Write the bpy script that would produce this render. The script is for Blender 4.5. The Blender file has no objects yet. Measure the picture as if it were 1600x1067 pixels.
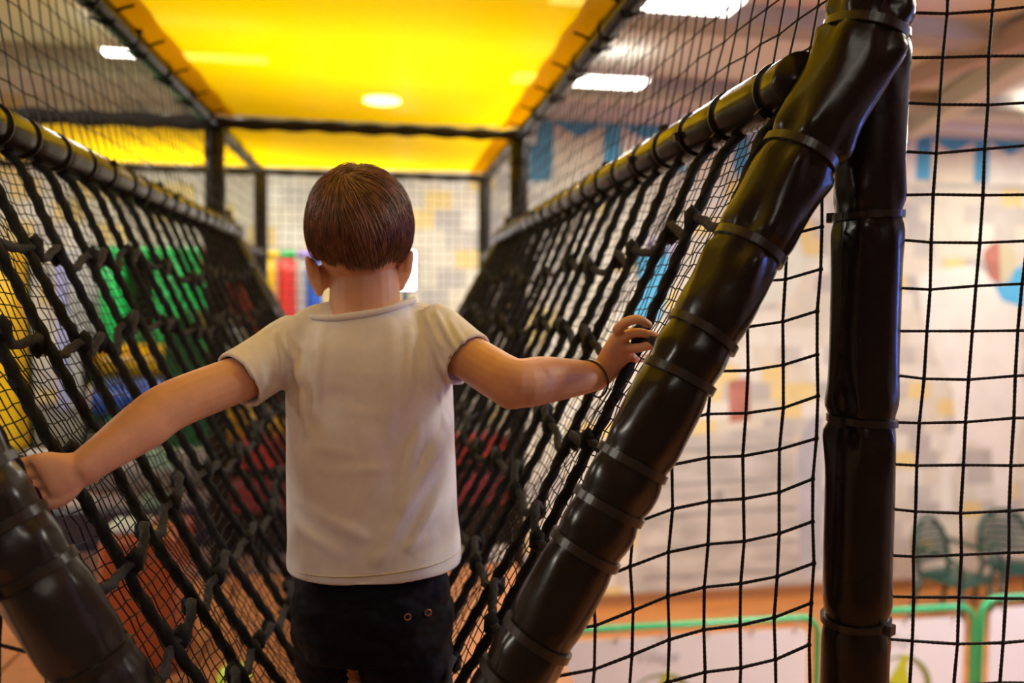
import bpy, bmesh, math, random
from mathutils import Vector, Matrix, noise
import numpy as np

# ------------------------------------------------------------------ camera, light, exposure
EYE = 2.55                                   # eye height above the hall floor
scene = bpy.context.scene
C = scene.collection
F_PX, CAM_X = 1254.0, 0.0595
YAW, PITCH, ROLL = 0.1572, 0.0523, 0.008
_f0 = Vector((math.sin(YAW), math.cos(YAW), 0)); _r0 = Vector((math.cos(YAW), -math.sin(YAW), 0)); _z = Vector((0, 0, 1))
FWD = _f0 * math.cos(PITCH) - _z * math.sin(PITCH)
_u0 = _f0 * math.sin(PITCH) + _z * math.cos(PITCH)
RIGHT = _r0 * math.cos(ROLL) + _u0 * math.sin(ROLL)
UP = -_r0 * math.sin(ROLL) + _u0 * math.cos(ROLL)
CAM = Vector((CAM_X, 0, EYE))
cam_data = bpy.data.cameras.new('camera'); cam = bpy.data.objects.new('camera', cam_data); C.objects.link(cam)
cam.matrix_world = Matrix(((RIGHT.x, UP.x, -FWD.x, CAM.x), (RIGHT.y, UP.y, -FWD.y, CAM.y), (RIGHT.z, UP.z, -FWD.z, CAM.z), (0, 0, 0, 1)))
cam_data.sensor_width = 36.0; cam_data.lens = F_PX / 1600 * 36.0
cam_data.clip_start = 0.02; cam_data.clip_end = 60
cam_data.dof.use_dof = True; cam_data.dof.focus_distance = 1.10; cam_data.dof.aperture_fstop = 2.0
scene.camera = cam
world = bpy.data.worlds.new('world'); scene.world = world; world.use_nodes = True
world.node_tree.nodes['Background'].inputs[0].default_value = (0.9, 0.85, 0.8, 1)
world.node_tree.nodes['Background'].inputs[1].default_value = 0.05
vs = scene.view_settings
vs.view_transform = 'Standard'; vs.look = 'None'; vs.gamma = 1.0; vs.use_curve_mapping = False
vs.exposure = 0.0
LAMP_W = 95.0                               # watts of each ceiling panel
LAMP_COL = (1.0, 0.94, 0.81)
try:
    scene.cycles.use_denoising = True
    scene.cycles.max_bounces = 6
    scene.cycles.adaptive_threshold = 0.02
    scene.cycles.transparent_max_bounces = 12
    scene.cycles.caustics_reflective = False; scene.cycles.caustics_refractive = False
except Exception:
    pass

def ray(px, py):
    return (FWD * F_PX + RIGHT * (px - 800.0) - UP * (py - 533.5))
def P(px, py, Y):
    d = ray(px, py); return CAM + d * (Y / d.y)
def PZ(px, py, z):                          # z relative to the eye
    d = ray(px, py); return CAM + d * (z / d.z)
def W(x, y, z):                             # eye-relative height to world
    return Vector((x, y, z + EYE))

# ------------------------------------------------------------------ materials
MATS = {}
def nodes_of(name):
    m = bpy.data.materials.new(name); m.use_nodes = True
    nt = m.node_tree; return m, nt, nt.nodes['Principled BSDF']
def mat(name, col, rough=0.5, noise_amt=0.0, scale=30.0, bump=0.0, bump_scale=120.0, coat=0.0, sss=0.0, metal=0.0, spec=0.5, stretch=None):
    if name in MATS: return MATS[name]
    m, nt, b = nodes_of(name); L = nt.links
    b.inputs['Base Color'].default_value = (*col, 1); b.inputs['Roughness'].default_value = rough
    b.inputs['Metallic'].default_value = metal; b.inputs['Specular IOR Level'].default_value = spec
    if coat: b.inputs['Coat Weight'].default_value = coat; b.inputs['Coat Roughness'].default_value = 0.12
    if sss:
        b.inputs['Subsurface Weight'].default_value = sss; b.inputs['Subsurface Radius'].default_value = (0.012, 0.005, 0.003); b.inputs['Subsurface Scale'].default_value = 0.6
    tc = nt.nodes.new('ShaderNodeTexCoord'); src = tc.outputs['Object']
    if stretch:
        mp = nt.nodes.new('ShaderNodeMapping'); mp.inputs['Scale'].default_value = stretch; L.new(src, mp.inputs[0]); src = mp.outputs[0]
    n = nt.nodes.new('ShaderNodeTexNoise'); n.inputs['Scale'].default_value = scale; n.inputs['Detail'].default_value = 4; L.new(src, n.inputs['Vector'])
    r = nt.nodes.new('ShaderNodeValToRGB')
    a = max(noise_amt, 0.02)
    r.color_ramp.elements[0].position = 0.3; r.color_ramp.elements[1].position = 0.7
    r.color_ramp.elements[0].color = (*[c * (1 - a) for c in col], 1); r.color_ramp.elements[1].color = (*[min(1, c * (1 + a)) for c in col], 1)
    L.new(n.outputs['Fac'], r.inputs[0]); L.new(r.outputs[0], b.inputs['Base Color'])
    if bump:
        n2 = nt.nodes.new('ShaderNodeTexNoise'); n2.inputs['Scale'].default_value = bump_scale; n2.inputs['Detail'].default_value = 3; L.new(src, n2.inputs['Vector'])
        bp = nt.nodes.new('ShaderNodeBump'); bp.inputs['Strength'].default_value = bump; bp.inputs['Distance'].default_value = 0.004
        L.new(n2.outputs['Fac'], bp.inputs['Height']); L.new(bp.outputs[0], b.inputs['Normal'])
    MATS[name] = m; return m
def emis(name, col, strength):
    if name in MATS: return MATS[name]
    m, nt, b = nodes_of(name)
    b.inputs['Base Color'].default_value = (0.8, 0.8, 0.8, 1)
    b.inputs['Emission Color'].default_value = (*col, 1); b.inputs['Emission Strength'].default_value = strength
    MATS[name] = m; return m

M_VINYL = mat('dark_brown_vinyl', (0.010, 0.0072, 0.0048), 0.24, 0.25, 14, 0.25, 22, coat=0.04, spec=0.22)
M_VINYL_GREY = mat('charcoal_vinyl', (0.014, 0.0125, 0.0125), 0.26, 0.25, 14, 0.25, 22, coat=0.12, spec=0.4)
M_TIE = mat('black_nylon_tie', (0.016, 0.012, 0.008), 0.30, 0.1, 60, coat=0.0, spec=0.4)
M_ROPE = mat('black_rope', (0.0045, 0.0045, 0.005), 0.85, 0.5, 220, 0.5, 500, spec=0.25)
M_ROPE_GREY = mat('charcoal_rope', (0.026, 0.025, 0.028), 0.85, 0.4, 220, 0.5, 500, spec=0.25)
M_TWINE = mat('black_twine', (0.006, 0.006, 0.007), 0.7, 0.4, 400, spec=0.3)
M_TWINE_BLUE = mat('blue_black_twine', (0.006, 0.008, 0.013), 0.6, 0.4, 400, spec=0.35)
M_SKIN = mat('skin', (0.66, 0.345, 0.205), 0.5, 0.10, 25, 0.06, 300, sss=0.12)
M_SHIRT = mat('white_cotton', (0.76, 0.74, 0.74), 0.9, 0.03, 90, 0.10, 900, spec=0.2)
M_SHORTS = mat('navy_denim', (0.003, 0.0033, 0.007), 0.7, 0.3, 300, 0.25, 700, spec=0.15)
M_HAIR = mat('brown_hair', (0.20, 0.088, 0.046), 0.40, 0.45, 60, spec=0.5)
M_WHITEPAINT = mat('white_paint', (0.78, 0.76, 0.72), 0.6, 0.03, 4)
M_CEIL = mat('ceiling_plaster', (0.74, 0.72, 0.68), 0.85, 0.04, 1.2)
M_BEAM = mat('grey_beam', (0.40, 0.385, 0.35), 0.8, 0.05, 3)
M_BEAM_W = mat('pale_beam', (0.68, 0.66, 0.56), 0.8, 0.05, 3)
M_PLASTER = mat('plain_plaster', (0.66, 0.58, 0.49), 0.85, 0.05, 2)

def vinyl(name, col, rough=0.32): return mat(name, col, rough, 0.08, 8, 0.15, 15, coat=0.25)
M_RED = vinyl('red_vinyl', (0.55, 0.035, 0.030)); M_ORANGE = vinyl('orange_vinyl', (0.50, 0.10, 0.020))
M_YEL = vinyl('yellow_vinyl', (0.80, 0.52, 0.01)); M_BLUE = vinyl('blue_vinyl', (0.03, 0.10, 0.55))
M_GREEN = vinyl('green_vinyl', (0.01, 0.42, 0.10)); M_DGREEN = vinyl('dark_green_vinyl', (0.006, 0.10, 0.025))
M_LILAC = vinyl('lilac_vinyl', (0.36, 0.36, 0.66)); M_NAVY = vinyl('navy_vinyl', (0.012, 0.014, 0.035))
M_TEAL = vinyl('pale_teal_vinyl', (0.22, 0.42, 0.36)); M_GREY = vinyl('pale_grey_vinyl', (0.42, 0.42, 0.44))
M_BLACKV = vinyl('black_vinyl', (0.012, 0.012, 0.014)); M_PINK = vinyl('maroon_vinyl', (0.26, 0.03, 0.05))
M_LIME = vinyl('lime_vinyl', (0.45, 0.62, 0.03))

def canopy_material():
    m, nt, b = nodes_of('yellow_translucent_sheet'); L = nt.links
    out = nt.nodes['Material Output']; nt.nodes.remove(b)
    tr = nt.nodes.new('ShaderNodeBsdfTranslucent'); df = nt.nodes.new('ShaderNodeBsdfDiffuse'); tp = nt.nodes.new('ShaderNodeBsdfTransparent'); gl = nt.nodes.new('ShaderNodeBsdfGlossy')
    tc = nt.nodes.new('ShaderNodeTexCoord'); n = nt.nodes.new('ShaderNodeTexNoise'); n.inputs['Scale'].default_value = 2.2; L.new(tc.outputs['Object'], n.inputs['Vector'])
    r = nt.nodes.new('ShaderNodeValToRGB'); r.color_ramp.elements[0].color = (0.47, 0.288, 0.0, 1); r.color_ramp.elements[1].color = (0.52, 0.325, 0.0, 1)
    L.new(n.outputs['Fac'], r.inputs[0]); L.new(r.outputs[0], tr.inputs[0]); L.new(r.outputs[0], df.inputs[0])
    tp.inputs[0].default_value = (1.0, 0.80, 0.30, 1); gl.inputs['Roughness'].default_value = 0.25
    m1 = nt.nodes.new('ShaderNodeMixShader'); m1.inputs[0].default_value = 0.28; L.new(tr.outputs[0], m1.inputs[1]); L.new(df.outputs[0], m1.inputs[2])
    m2 = nt.nodes.new('ShaderNodeMixShader'); m2.inputs[0].default_value = 0.045; L.new(m1.outputs[0], m2.inputs[1]); L.new(tp.outputs[0], m2.inputs[2])
    m3 = nt.nodes.new('ShaderNodeMixShader'); m3.inputs[0].default_value = 0.03; L.new(m2.outputs[0], m3.inputs[1]); L.new(gl.outputs[0], m3.inputs[2])
    L.new(m3.outputs[0], out.inputs[0]); return m
M_CANOPY = canopy_material()

def mural_material():                       # a painted wall of castle blocks
    m, nt, b = nodes_of('painted_castle_blocks'); L = nt.links; N = nt.nodes
    tc = N.new('ShaderNodeTexCoord'); sp = N.new('ShaderNodeSeparateXYZ'); L.new(tc.outputs['Object'], sp.inputs[0])
    def math_(op, a, v=None, c=None):
        q = N.new('ShaderNodeMath'); q.operation = op
        for i, s in enumerate((a, v, c)):
            if s is None: continue
            if isinstance(s, (int, float)): q.inputs[i].default_value = s
            else: L.new(s, q.inputs[i])
        return q.outputs[0]
    BW, BH = 0.215, 0.155
    row = math_('FLOOR', math_('DIVIDE', sp.outputs['Z'], BH))
    off = math_('MULTIPLY', math_('MODULO', math_('MULTIPLY', row, 0.37), 1.0), 1.0)
    u = math_('ADD', math_('DIVIDE', sp.outputs['X'], BW), off)
    col = math_('FLOOR', u)
    cmb = N.new('ShaderNodeCombineXYZ'); L.new(col, cmb.inputs[0]); L.new(row, cmb.inputs[1])
    wn = N.new('ShaderNodeTexWhiteNoise'); wn.noise_dimensions = '2D'; L.new(cmb.outputs[0], wn.inputs['Vector'])
    r = N.new('ShaderNodeValToRGB'); r.color_ramp.interpolation = 'CONSTANT'
    cols = [(0.0, (0.66, 0.61, 0.50)), (0.28, (0.70, 0.67, 0.59)), (0.48, (0.52, 0.49, 0.44)), (0.62, (0.60, 0.56, 0.47)), (0.76, (0.72, 0.56, 0.25)), (0.90, (0.46, 0.43, 0.40))]
    e = r.color_ramp.elements; e[0].position, e[0].color = 0, (*cols[0][1], 1); e[1].position, e[1].color = cols[1][0], (*cols[1][1], 1)
    for p, c in cols[2:]: k = e.new(p); k.color = (*c, 1)
    L.new(wn.outputs['Value'], r.inputs[0])
    fu = math_('FRACT', u); fv = math_('FRACT', math_('DIVIDE', sp.outputs['Z'], BH))
    edge = math_('MAXIMUM', math_('GREATER_THAN', fu, 0.955), math_('GREATER_THAN', fv, 0.94))
    n = N.new('ShaderNodeTexNoise'); n.inputs['Scale'].default_value = 9; n.inputs['Detail'].default_value = 5; L.new(tc.outputs['Object'], n.inputs['Vector'])
    mx = N.new('ShaderNodeMix'); mx.data_type = 'RGBA'; L.new(math_('MULTIPLY', edge, 0.55), mx.inputs['Factor']); L.new(r.outputs[0], mx.inputs['A']); mx.inputs['B'].default_value = (0.50, 0.47, 0.42, 1)
    m2 = N.new('ShaderNodeMix'); m2.data_type = 'RGBA'; m2.blend_type = 'SOFT_LIGHT'; m2.inputs['Factor'].default_value = 0.35; L.new(mx.outputs['Result'], m2.inputs['A']); L.new(n.outputs['Fac'], m2.inputs['B'])
    L.new(m2.outputs['Result'], b.inputs['Base Color']); b.inputs['Roughness'].default_value = 0.7
    return m
M_MURAL = mural_material()

def parquet_material():
    m, nt, b = nodes_of('orange_floor'); L = nt.links; N = nt.nodes
    tc = N.new('ShaderNodeTexCoord'); mp = N.new('ShaderNodeMapping'); mp.inputs['Scale'].default_value = (0.6, 7, 1); L.new(tc.outputs['Object'], mp.inputs[0])
    n = N.new('ShaderNodeTexNoise'); n.inputs['Scale'].default_value = 3; n.inputs['Detail'].default_value = 6; L.new(mp.outputs[0], n.inputs['Vector'])
    r = N.new('ShaderNodeValToRGB'); r.color_ramp.elements[0].position = 0.3; r.color_ramp.elements[1].position = 0.7
    r.color_ramp.elements[0].color = (0.40, 0.13, 0.030, 1); r.color_ramp.elements[1].color = (0.62, 0.25, 0.065, 1)
    L.new(n.outputs['Fac'], r.inputs[0]); L.new(r.outputs[0], b.inputs['Base Color']); b.inputs['Roughness'].default_value = 0.35
    return m
M_FLOOR = parquet_material()

# ------------------------------------------------------------------ object helpers
ORG = {}
def link(o, parent=None):
    C.objects.link(o)
    if parent is not None: o.parent = parent
    return o
def thing(name, label, cat, base, group=None):
    o = bpy.data.objects.new(name, None); o.empty_display_size = 0.05; C.objects.link(o)
    o.location = base; ORG[o.name] = Vector(base); o['label'] = label; o['category'] = cat
    if group: o['group'] = group
    return o
def tag(o, label=None, cat=None, group=None, kind=None):
    for k, v in (('label', label), ('category', cat), ('group', group), ('kind', kind)):
        if v: o[k] = v
    return o
def origin_of(parent):
    q = parent
    while q is not None:
        if q.name in ORG: return ORG[q.name]
        q = q.parent
    return Vector((0, 0, 0))
def obj(name, geo, material, parent=None, smooth=True):
    """geo = (verts, faces) in world space, or a bmesh in world space"""
    me = bpy.data.meshes.new(name)
    if isinstance(geo, bmesh.types.BMesh):
        geo.to_mesh(me); geo.free()
    else:
        me.from_pydata([tuple(v) for v in geo[0]], [], geo[1])
    n = len(me.vertices); co = np.empty(n * 3); me.vertices.foreach_get('co', co); co = co.reshape(-1, 3)
    o = bpy.data.objects.new(name, me)
    if parent is None:
        base = Vector(((co[:, 0].min() + co[:, 0].max()) / 2, (co[:, 1].min() + co[:, 1].max()) / 2, co[:, 2].min()))
        o.location = base
    else:
        base = origin_of(parent)
    co -= np.array(base); me.vertices.foreach_set('co', co.ravel())
    if parent is None: ORG[o.name] = base
    if smooth: me.polygons.foreach_set('use_smooth', [True] * len(me.polygons))
    me.materials.append(material); me.update()
    link(o, parent)
    if parent is None: ORG[o.name] = base
    return o
def share(src, parent, offset):
    c = src.copy(); C.objects.link(c); c.parent = parent; c.location = Vector(src.location) + Vector(offset); return c
def rbox(center, size, bevel=0.0, rot=None, seg=2):
    bm = bmesh.new(); bmesh.ops.create_cube(bm, size=1)
    bmesh.ops.scale(bm, vec=Vector(size), verts=bm.verts)
    if bevel: bmesh.ops.bevel(bm, geom=bm.edges[:], offset=bevel, segments=seg, profile=0.5, affect='EDGES')
    M = Matrix.Translation(Vector(center)) @ (rot.to_4x4() if rot else Matrix.Identity(4))
    bm.transform(M); return bm
def merge(*geos):
    V, F = [], []
    for v, f in geos:
        k = len(V); V += list(v); F += [tuple(i + k for i in q) for q in f]
    return V, F
def prism(poly, axis, depth):               # a planar polygon with real thickness
    n = len(poly); a = Vector(axis).normalized() * depth
    V = [Vector(p) for p in poly] + [Vector(p) + a for p in poly]
    F = [tuple(range(n))[::-1], tuple(range(n, 2 * n))] + [(i, (i + 1) % n, n + (i + 1) % n, n + i) for i in range(n)]
    return V, F
def resample(path, step):
    P_ = [Vector(p) for p in path]; d = [0.0]
    for a, b in zip(P_, P_[1:]): d.append(d[-1] + (b - a).length)
    n = max(2, int(math.ceil(d[-1] / step)) + 1); out = []; k = 0
    for i in range(n):
        s = d[-1] * i / (n - 1)
        while k < len(P_) - 2 and d[k + 1] < s: k += 1
        t = (s - d[k]) / max(1e-9, d[k + 1] - d[k]); out.append(P_[k].lerp(P_[k + 1], min(1, max(0, t))))
    return out, d[-1]
def smooth_path(pts, n=8):                  # Catmull-Rom
    p = [Vector(q) for q in pts]; p = [p[0] * 2 - p[1]] + p + [p[-1] * 2 - p[-2]]; out = []
    for i in range(1, len(p) - 2):
        for k in range(n):
            t = k / n
            out.append(0.5 * ((2 * p[i]) + (p[i + 1] - p[i - 1]) * t + (2 * p[i - 1] - 5 * p[i] + 4 * p[i + 1] - p[i + 2]) * t * t + (3 * p[i] - p[i - 1] - 3 * p[i + 1] + p[i + 2]) * t ** 3))
    out.append(p[-2]); return out
def frames(pts):
    T = []
    for i in range(len(pts)):
        a = pts[max(0, i - 1)]; b = pts[min(len(pts) - 1, i + 1)]; T.append((b - a).normalized())
    ref = Vector((0, 1, 0)) if abs(T[0].y) < 0.9 else Vector((1, 0, 0))
    u = (ref - T[0] * ref.dot(T[0])).normalized(); out = []
    for t in T:
        u = (u - t * u.dot(t)).normalized(); out.append((t, u, t.cross(u)))
    return out
def tube(path, r, sides=8, caps=True, closed=False):
    pts = [Vector(p) for p in path]; fr = frames(pts); V = []; F = []
    for i, (p, (t, u, v)) in enumerate(zip(pts, fr)):
        rr = r[i] if hasattr(r, '__len__') else r
        for k in range(sides):
            a = 2 * math.pi * k / sides; V.append(p + (u * math.cos(a) + v * math.sin(a)) * rr)
    n = len(pts)
    for i in range(n - 1 if not closed else n):
        j = (i + 1) % n
        for k in range(sides):
            k2 = (k + 1) % sides; F.append((i * sides + k, i * sides + k2, j * sides + k2, j * sides + k))
    if caps and not closed:
        F.append(tuple(range(sides))[::-1]); F.append(tuple((n - 1) * sides + k for k in range(sides)))
    return V, F
def rope(path, r, pitch=0.045, lobes=3, sides=12, step=0.006, depth=0.2, seed=0):
    pts, L = resample(path, step); fr = frames(pts); V = []; F = []; rnd = random.Random(seed)
    for i, (p, (t, u, v)) in enumerate(zip(pts, fr)):
        tw = 2 * math.pi * (L * i / (len(pts) - 1)) / pitch / lobes * 1.0
        w = 1 + 0.05 * math.sin(i * 0.21 + seed)
        for k in range(sides):
            a = 2 * math.pi * k / sides; rr = r * w * (1 - depth * (0.5 - 0.5 * math.cos(lobes * (a - tw * 1.0))))
            V.append(p + (u * math.cos(a) + v * math.sin(a)) * rr)
    n = len(pts)
    for i in range(n - 1):
        for k in range(sides):
            k2 = (k + 1) % sides; F.append((i * sides + k, i * sides + k2, (i + 1) * sides + k2, (i + 1) * sides + k))
    F.append(tuple(range(sides))[::-1]); F.append(tuple((n - 1) * sides + k for k in range(sides)))
    return V, F
def blob(c, r, n=8):                        # little knot
    bm = bmesh.new(); bmesh.ops.create_icosphere(bm, subdivisions=1, radius=1)
    bmesh.ops.scale(bm, vec=Vector(r) if hasattr(r, '__len__') else Vector((r, r, r)), verts=bm.verts)
    V = [v.co + Vector(c) for v in bm.verts]; F = [tuple(v.index for v in f.verts) for f in bm.faces]; bm.free(); return V, F

# ------------------------------------------------------------------ padded poles
def sleeve_geo(path, r, ties, pinch=0.10, wrinkle=0.05, seed=1, sides=36, step=0.010, taper=None):
    pts, L = resample(path, step); fr = frames(pts); V = []; F = []; rnd = random.Random(seed)
    ph = {s: [rnd.uniform(0, 6.28) for _ in range(6)] for s in ties}
    for i, (p, (t, u, v)) in enumerate(zip(pts, fr)):
        s = L * i / (len(pts) - 1)
        for k in range(sides):
            a = 2 * math.pi * k / sides; q = 1.0
            for ts in ties:
                d = s - ts; ad = abs(d)
                if ad > 0.16: continue
                q -= pinch * math.exp(-(ad / 0.018) ** 2)
                f = ph[ts]
                q += wrinkle * (1.9 if s > 0.70 * L else 0.55) * math.exp(-(ad / 0.038) ** 1.4) * (1 - math.exp(-(ad / 0.012) ** 2)) * (math.sin(5 * a + f[0]) * 0.6 + math.sin(8 * a + f[1] + 30 * d) * 0.5 + math.sin(3 * a + f[2]) * 0.5)
            q += 0.012 * noise.noise(Vector((math.cos(a) * 1.5, math.sin(a) * 1.5 + seed * 3.1, s * 9)))
            q *= 1 if taper is None else taper(s / L)
            V.append(p + (u * math.cos(a) + v * math.sin(a)) * r * q)
    n = len(pts)
    for i in range(n - 1):
        for k in range(sides):
            k2 = (k + 1) % sides; F.append((i * sides + k, i * sides + k2, (i + 1) * sides + k2, (i + 1) * sides + k))
    F.append(tuple(range(sides))[::-1]); F.append(tuple((n - 1) * sides + k for k in range(sides)))
    return V, F
def tie_geo(p, t, u, v, r, w=0.009, th=0.0026, head=0.0, tilt=0.0, sides=56):
    V = []; F = []
    for k in range(sides):
        a = 2 * math.pi * k / sides; d = u * math.cos(a) + v * math.sin(a); sh = t * (tilt * math.sin(a))
        for (rr, ww) in ((r - 0.004, -w / 2), (r + th, -w / 2), (r + th, w / 2), (r - 0.004, w / 2)):
            V.append(p + d * rr + t * ww + sh)
    for k in range(sides):
        k2 = (k + 1) % sides
        for q in range(4):
            q2 = (q + 1) % 4; F.append((k * 4 + q, k2 * 4 + q, k2 * 4 + q2, k * 4 + q2))
    d = u * math.cos(head) + v * math.sin(head); e = -u * math.sin(head) + v * math.cos(head)
    c = p + d * (r + 0.004)
    hv = [c + e * (x * 0.007) + t * (y * 0.0065) + d * (z * 0.005) for x in (-1, 1) for y in (-1, 1) for z in (-1, 1)]
    hf = [(0, 1, 3, 2), (4, 6, 7, 5), (0, 4, 5, 1), (2, 3, 7, 6), (0, 2, 6, 4), (1, 5, 7, 3)]
    return merge((V, F), (hv, hf))
def padded_pole(root, path, r, ties, name='padded_sleeve', pinch=0.10, wrinkle=0.05, seed=1, material=None, sides=36, step=0.010, taper=None, tie_w=0.009, tilt=0.0, head=None):
    body = obj(name, sleeve_geo(path, r, ties, pinch, wrinkle, seed, sides, step, taper), material or M_VINYL, root)
    pts, L = resample(path, 0.01); fr = frames(pts); rnd = random.Random(seed + 77)
    for s in ties:
        i = min(len(pts) - 1, max(0, int(round(s / L * (len(pts) - 1))))); t, u, v = fr[i]
        rr = r * (1 - pinch) * (1 if taper is None else taper(s / L)) + 0.0022
        obj('cable_tie', tie_geo(pts[i], t, u, v, rr, tie_w, head=(rnd.uniform(0, 6.28) if head is None else head), tilt=tilt * rnd.uniform(-1, 1)), M_TIE, body, smooth=False)
    return body

# ------------------------------------------------------------------ the hall
CEIL = 1.55
def room():
    x0, x1, y0, y1 = -6.0, 7.5, -4.0, 6.4
    z0, z1 = -EYE, CEIL
    def slab(name, a, b, m):
        c = (Vector(a) + Vector(b)) / 2; s = Vector(b) - Vector(a)
        return tag(obj(name, rbox(W(*c), s), m, smooth=False), kind='structure')
    slab('floor', (x0, y0, z0 - 0.1), (x1, y1, z0), M_FLOOR)
    slab('ceiling', (x0, y0, z1), (x1, y1, z1 + 0.1), M_CEIL)
    wb = slab('wall_back', (x0, y1, z0), (x1, y1 + 0.12, z1), M_MURAL)
    slab('wall_left', (x0 - 0.12, y0, z0), (x0, y1, z1), M_PLASTER)
    slab('wall_right', (x1, y0, z0), (x1 + 0.12, y1, z1), M_PLASTER)
    slab('wall_rear', (x0, y0 - 0.12, z0), (x1, y0, z1), mat('dimmed_rear_plaster', (0.16, 0.12, 0.095), 0.85, 0.05, 2))  # rear wall darkened so the poles reflect a dim hall
    slab('baseboard_back', (x0, y1 - 0.02, z0), (x1, y1, z0 + 0.09), mat('baseboard_brown', (0.30, 0.13, 0.05), 0.5))
    slab('trim_1', (x0, y1 - 0.10, z1 - 0.09), (x1, y1, z1), M_WHITEPAINT)
    # the plain band over the mural and the painted sky, merlons and figures on the wall
    yy = y1
    zt = P(1500, 216, yy).z; zb = P(1500, 283, yy).z
    obj('plain_wall_band', prism([(x0, yy, zt), (x1, yy, zt), (x1, yy, z1 + EYE - 0.09), (x0, yy, z1 + EYE - 0.09)], (0, -1, 0), 0.004), M_PLASTER, wb, smooth=False)
    sky = mat('painted_sky_blue', (0.075, 0.36, 0.60), 0.7, 0.15, 5)
    obj('painted_sky', prism([(-0.4, yy, zb), (x1, yy, zb), (x1, yy, zt), (-0.4, yy, zt)], (0, -1, 0), 0.003), sky, wb, smooth=False)
    xr = P(1455, 240, yy).x; wm = P(1522, 240, yy).x - xr; gap = P(1545, 240, yy).x - P(1522, 240, yy).x
    pal = [mat('painted_cream', (0.78, 0.70, 0.55), 0.7, 0.08, 6), mat('painted_pale', (0.80, 0.77, 0.69), 0.7, 0.08, 6)]
    k = -7
    while k < 6:
        a = xr + k * (wm + gap); h = zt - zb; top = zt - 0.02
        poly = [(a, yy, zb - 0.02), (a + wm, yy, zb - 0.02), (a + wm, yy, top), (a + wm * 0.5, yy, top - h * 0.30), (a, yy, top)]
        obj('painted_merlon', prism(poly, (0, -1, 0), 0.006), pal[k % 2], wb, smooth=False); k += 1
    def paint(name, pix, m, d=0.005):
        obj(name, prism([P(x, y, yy) for x, y in pix], (0, -1, 0), d), m, wb, smooth=False)
    white = mat('painted_white', (0.78, 0.75, 0.68), 0.7, 0.06, 5); grey = mat('painted_grey_stone', (0.47, 0.44, 0.40), 0.7, 0.22, 3.5, stretch=(1, 1, 3))
    dgrey = mat('painted_dark_grey', (0.30, 0.28, 0.26), 0.7, 0.2, 6); pinkr = mat('painted_brick_red', (0.42, 0.16, 0.12), 0.7, 0.2, 8)
    yel = mat('painted_yellow', (0.82, 0.64, 0.28), 0.7, 0.1, 5); skyb = mat('painted_bright_blue', (0.09, 0.42, 0.70), 0.7, 0.1, 5); lav = mat('painted_lavender', (0.45, 0.42, 0.56), 0.7, 0.1, 5)
    # pale horse with a rider and shield, right of the upright post
    paint('painted_horse', [(1432, 432), (1470, 420), (1520, 415), (1560, 438), (1590, 480), (1600, 640), (1585, 700), (1575, 820), (1558, 822), (1548, 700), (1512, 690), (1485, 745), (1488, 800), (1470, 800), (1468, 735), (1492, 670), (1488, 610), (1462, 560), (1440, 500)], white, 0.006)
    paint('painted_shield', [(1536, 395), (1552, 378), (1568, 380), (1575, 410), (1560, 445), (1545, 435)], pinkr, 0.010)
    paint('painted_shield_half', [(1560, 378), (1580, 385), (1590, 408), (1575, 440), (1562, 446)], mat('painted_olive', (0.55, 0.50, 0.33), 0.7), 0.012)
    paint('painted_banner', [(1552, 445), (1600, 412), (1600, 480), (1565, 470)], skyb, 0.008)
    # grey tower and well between the slanted and the upright post
    paint('painted_tower', [(1005, 690), (1240, 660), (1252, 930), (985, 950), (1000, 800)], grey, 0.004)
    paint('painted_tower_window', [(1138, 595), (1170, 590), (1172, 655), (1140, 660)], pinkr, 0.006)
    paint('painted_archway', [(1245, 690), (1272, 650), (1285, 650), (1285, 890), (1250, 900)], mat('painted_blue_grey', (0.40, 0.40, 0.44), 0.7, 0.15, 4), 0.006)
    for y in (700, 752, 800, 850, 895):
        paint('painted_stone_course', [(1005, y + 6), (1240, y - 9), (1240, y - 4), (1005, y + 11)], dgrey, 0.007)
    paint('painted_slit', [(1117, 765), (1130, 764), (1130, 785), (1117, 786)], dgrey, 0.008)
    paint('painted_tree', [(1155, 330), (1200, 300), (1240, 340), (1262, 420), (1230, 470), (1180, 480), (1150, 420)], mat('painted_sage', (0.68, 0.70, 0.60), 0.7, 0.1, 5), 0.004)
    # blue banners seen through the rope net and past the far frame
    paint('painted_blue_flag', [(992, 400), (1042, 384), (1048, 440), (1030, 500), (985, 508), (1000, 450)], skyb, 0.008)
    paint('painted_lavender_flag', [(1010, 372), (1062, 362), (1056, 430), (1012, 420)], lav, 0.006)
    paint('painted_blue_door', [(826, 226), (862, 222), (862, 282), (826, 284)], mat('painted_steel_blue', (0.06, 0.22, 0.36), 0.7), 0.008)
    return wb
room()

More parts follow.
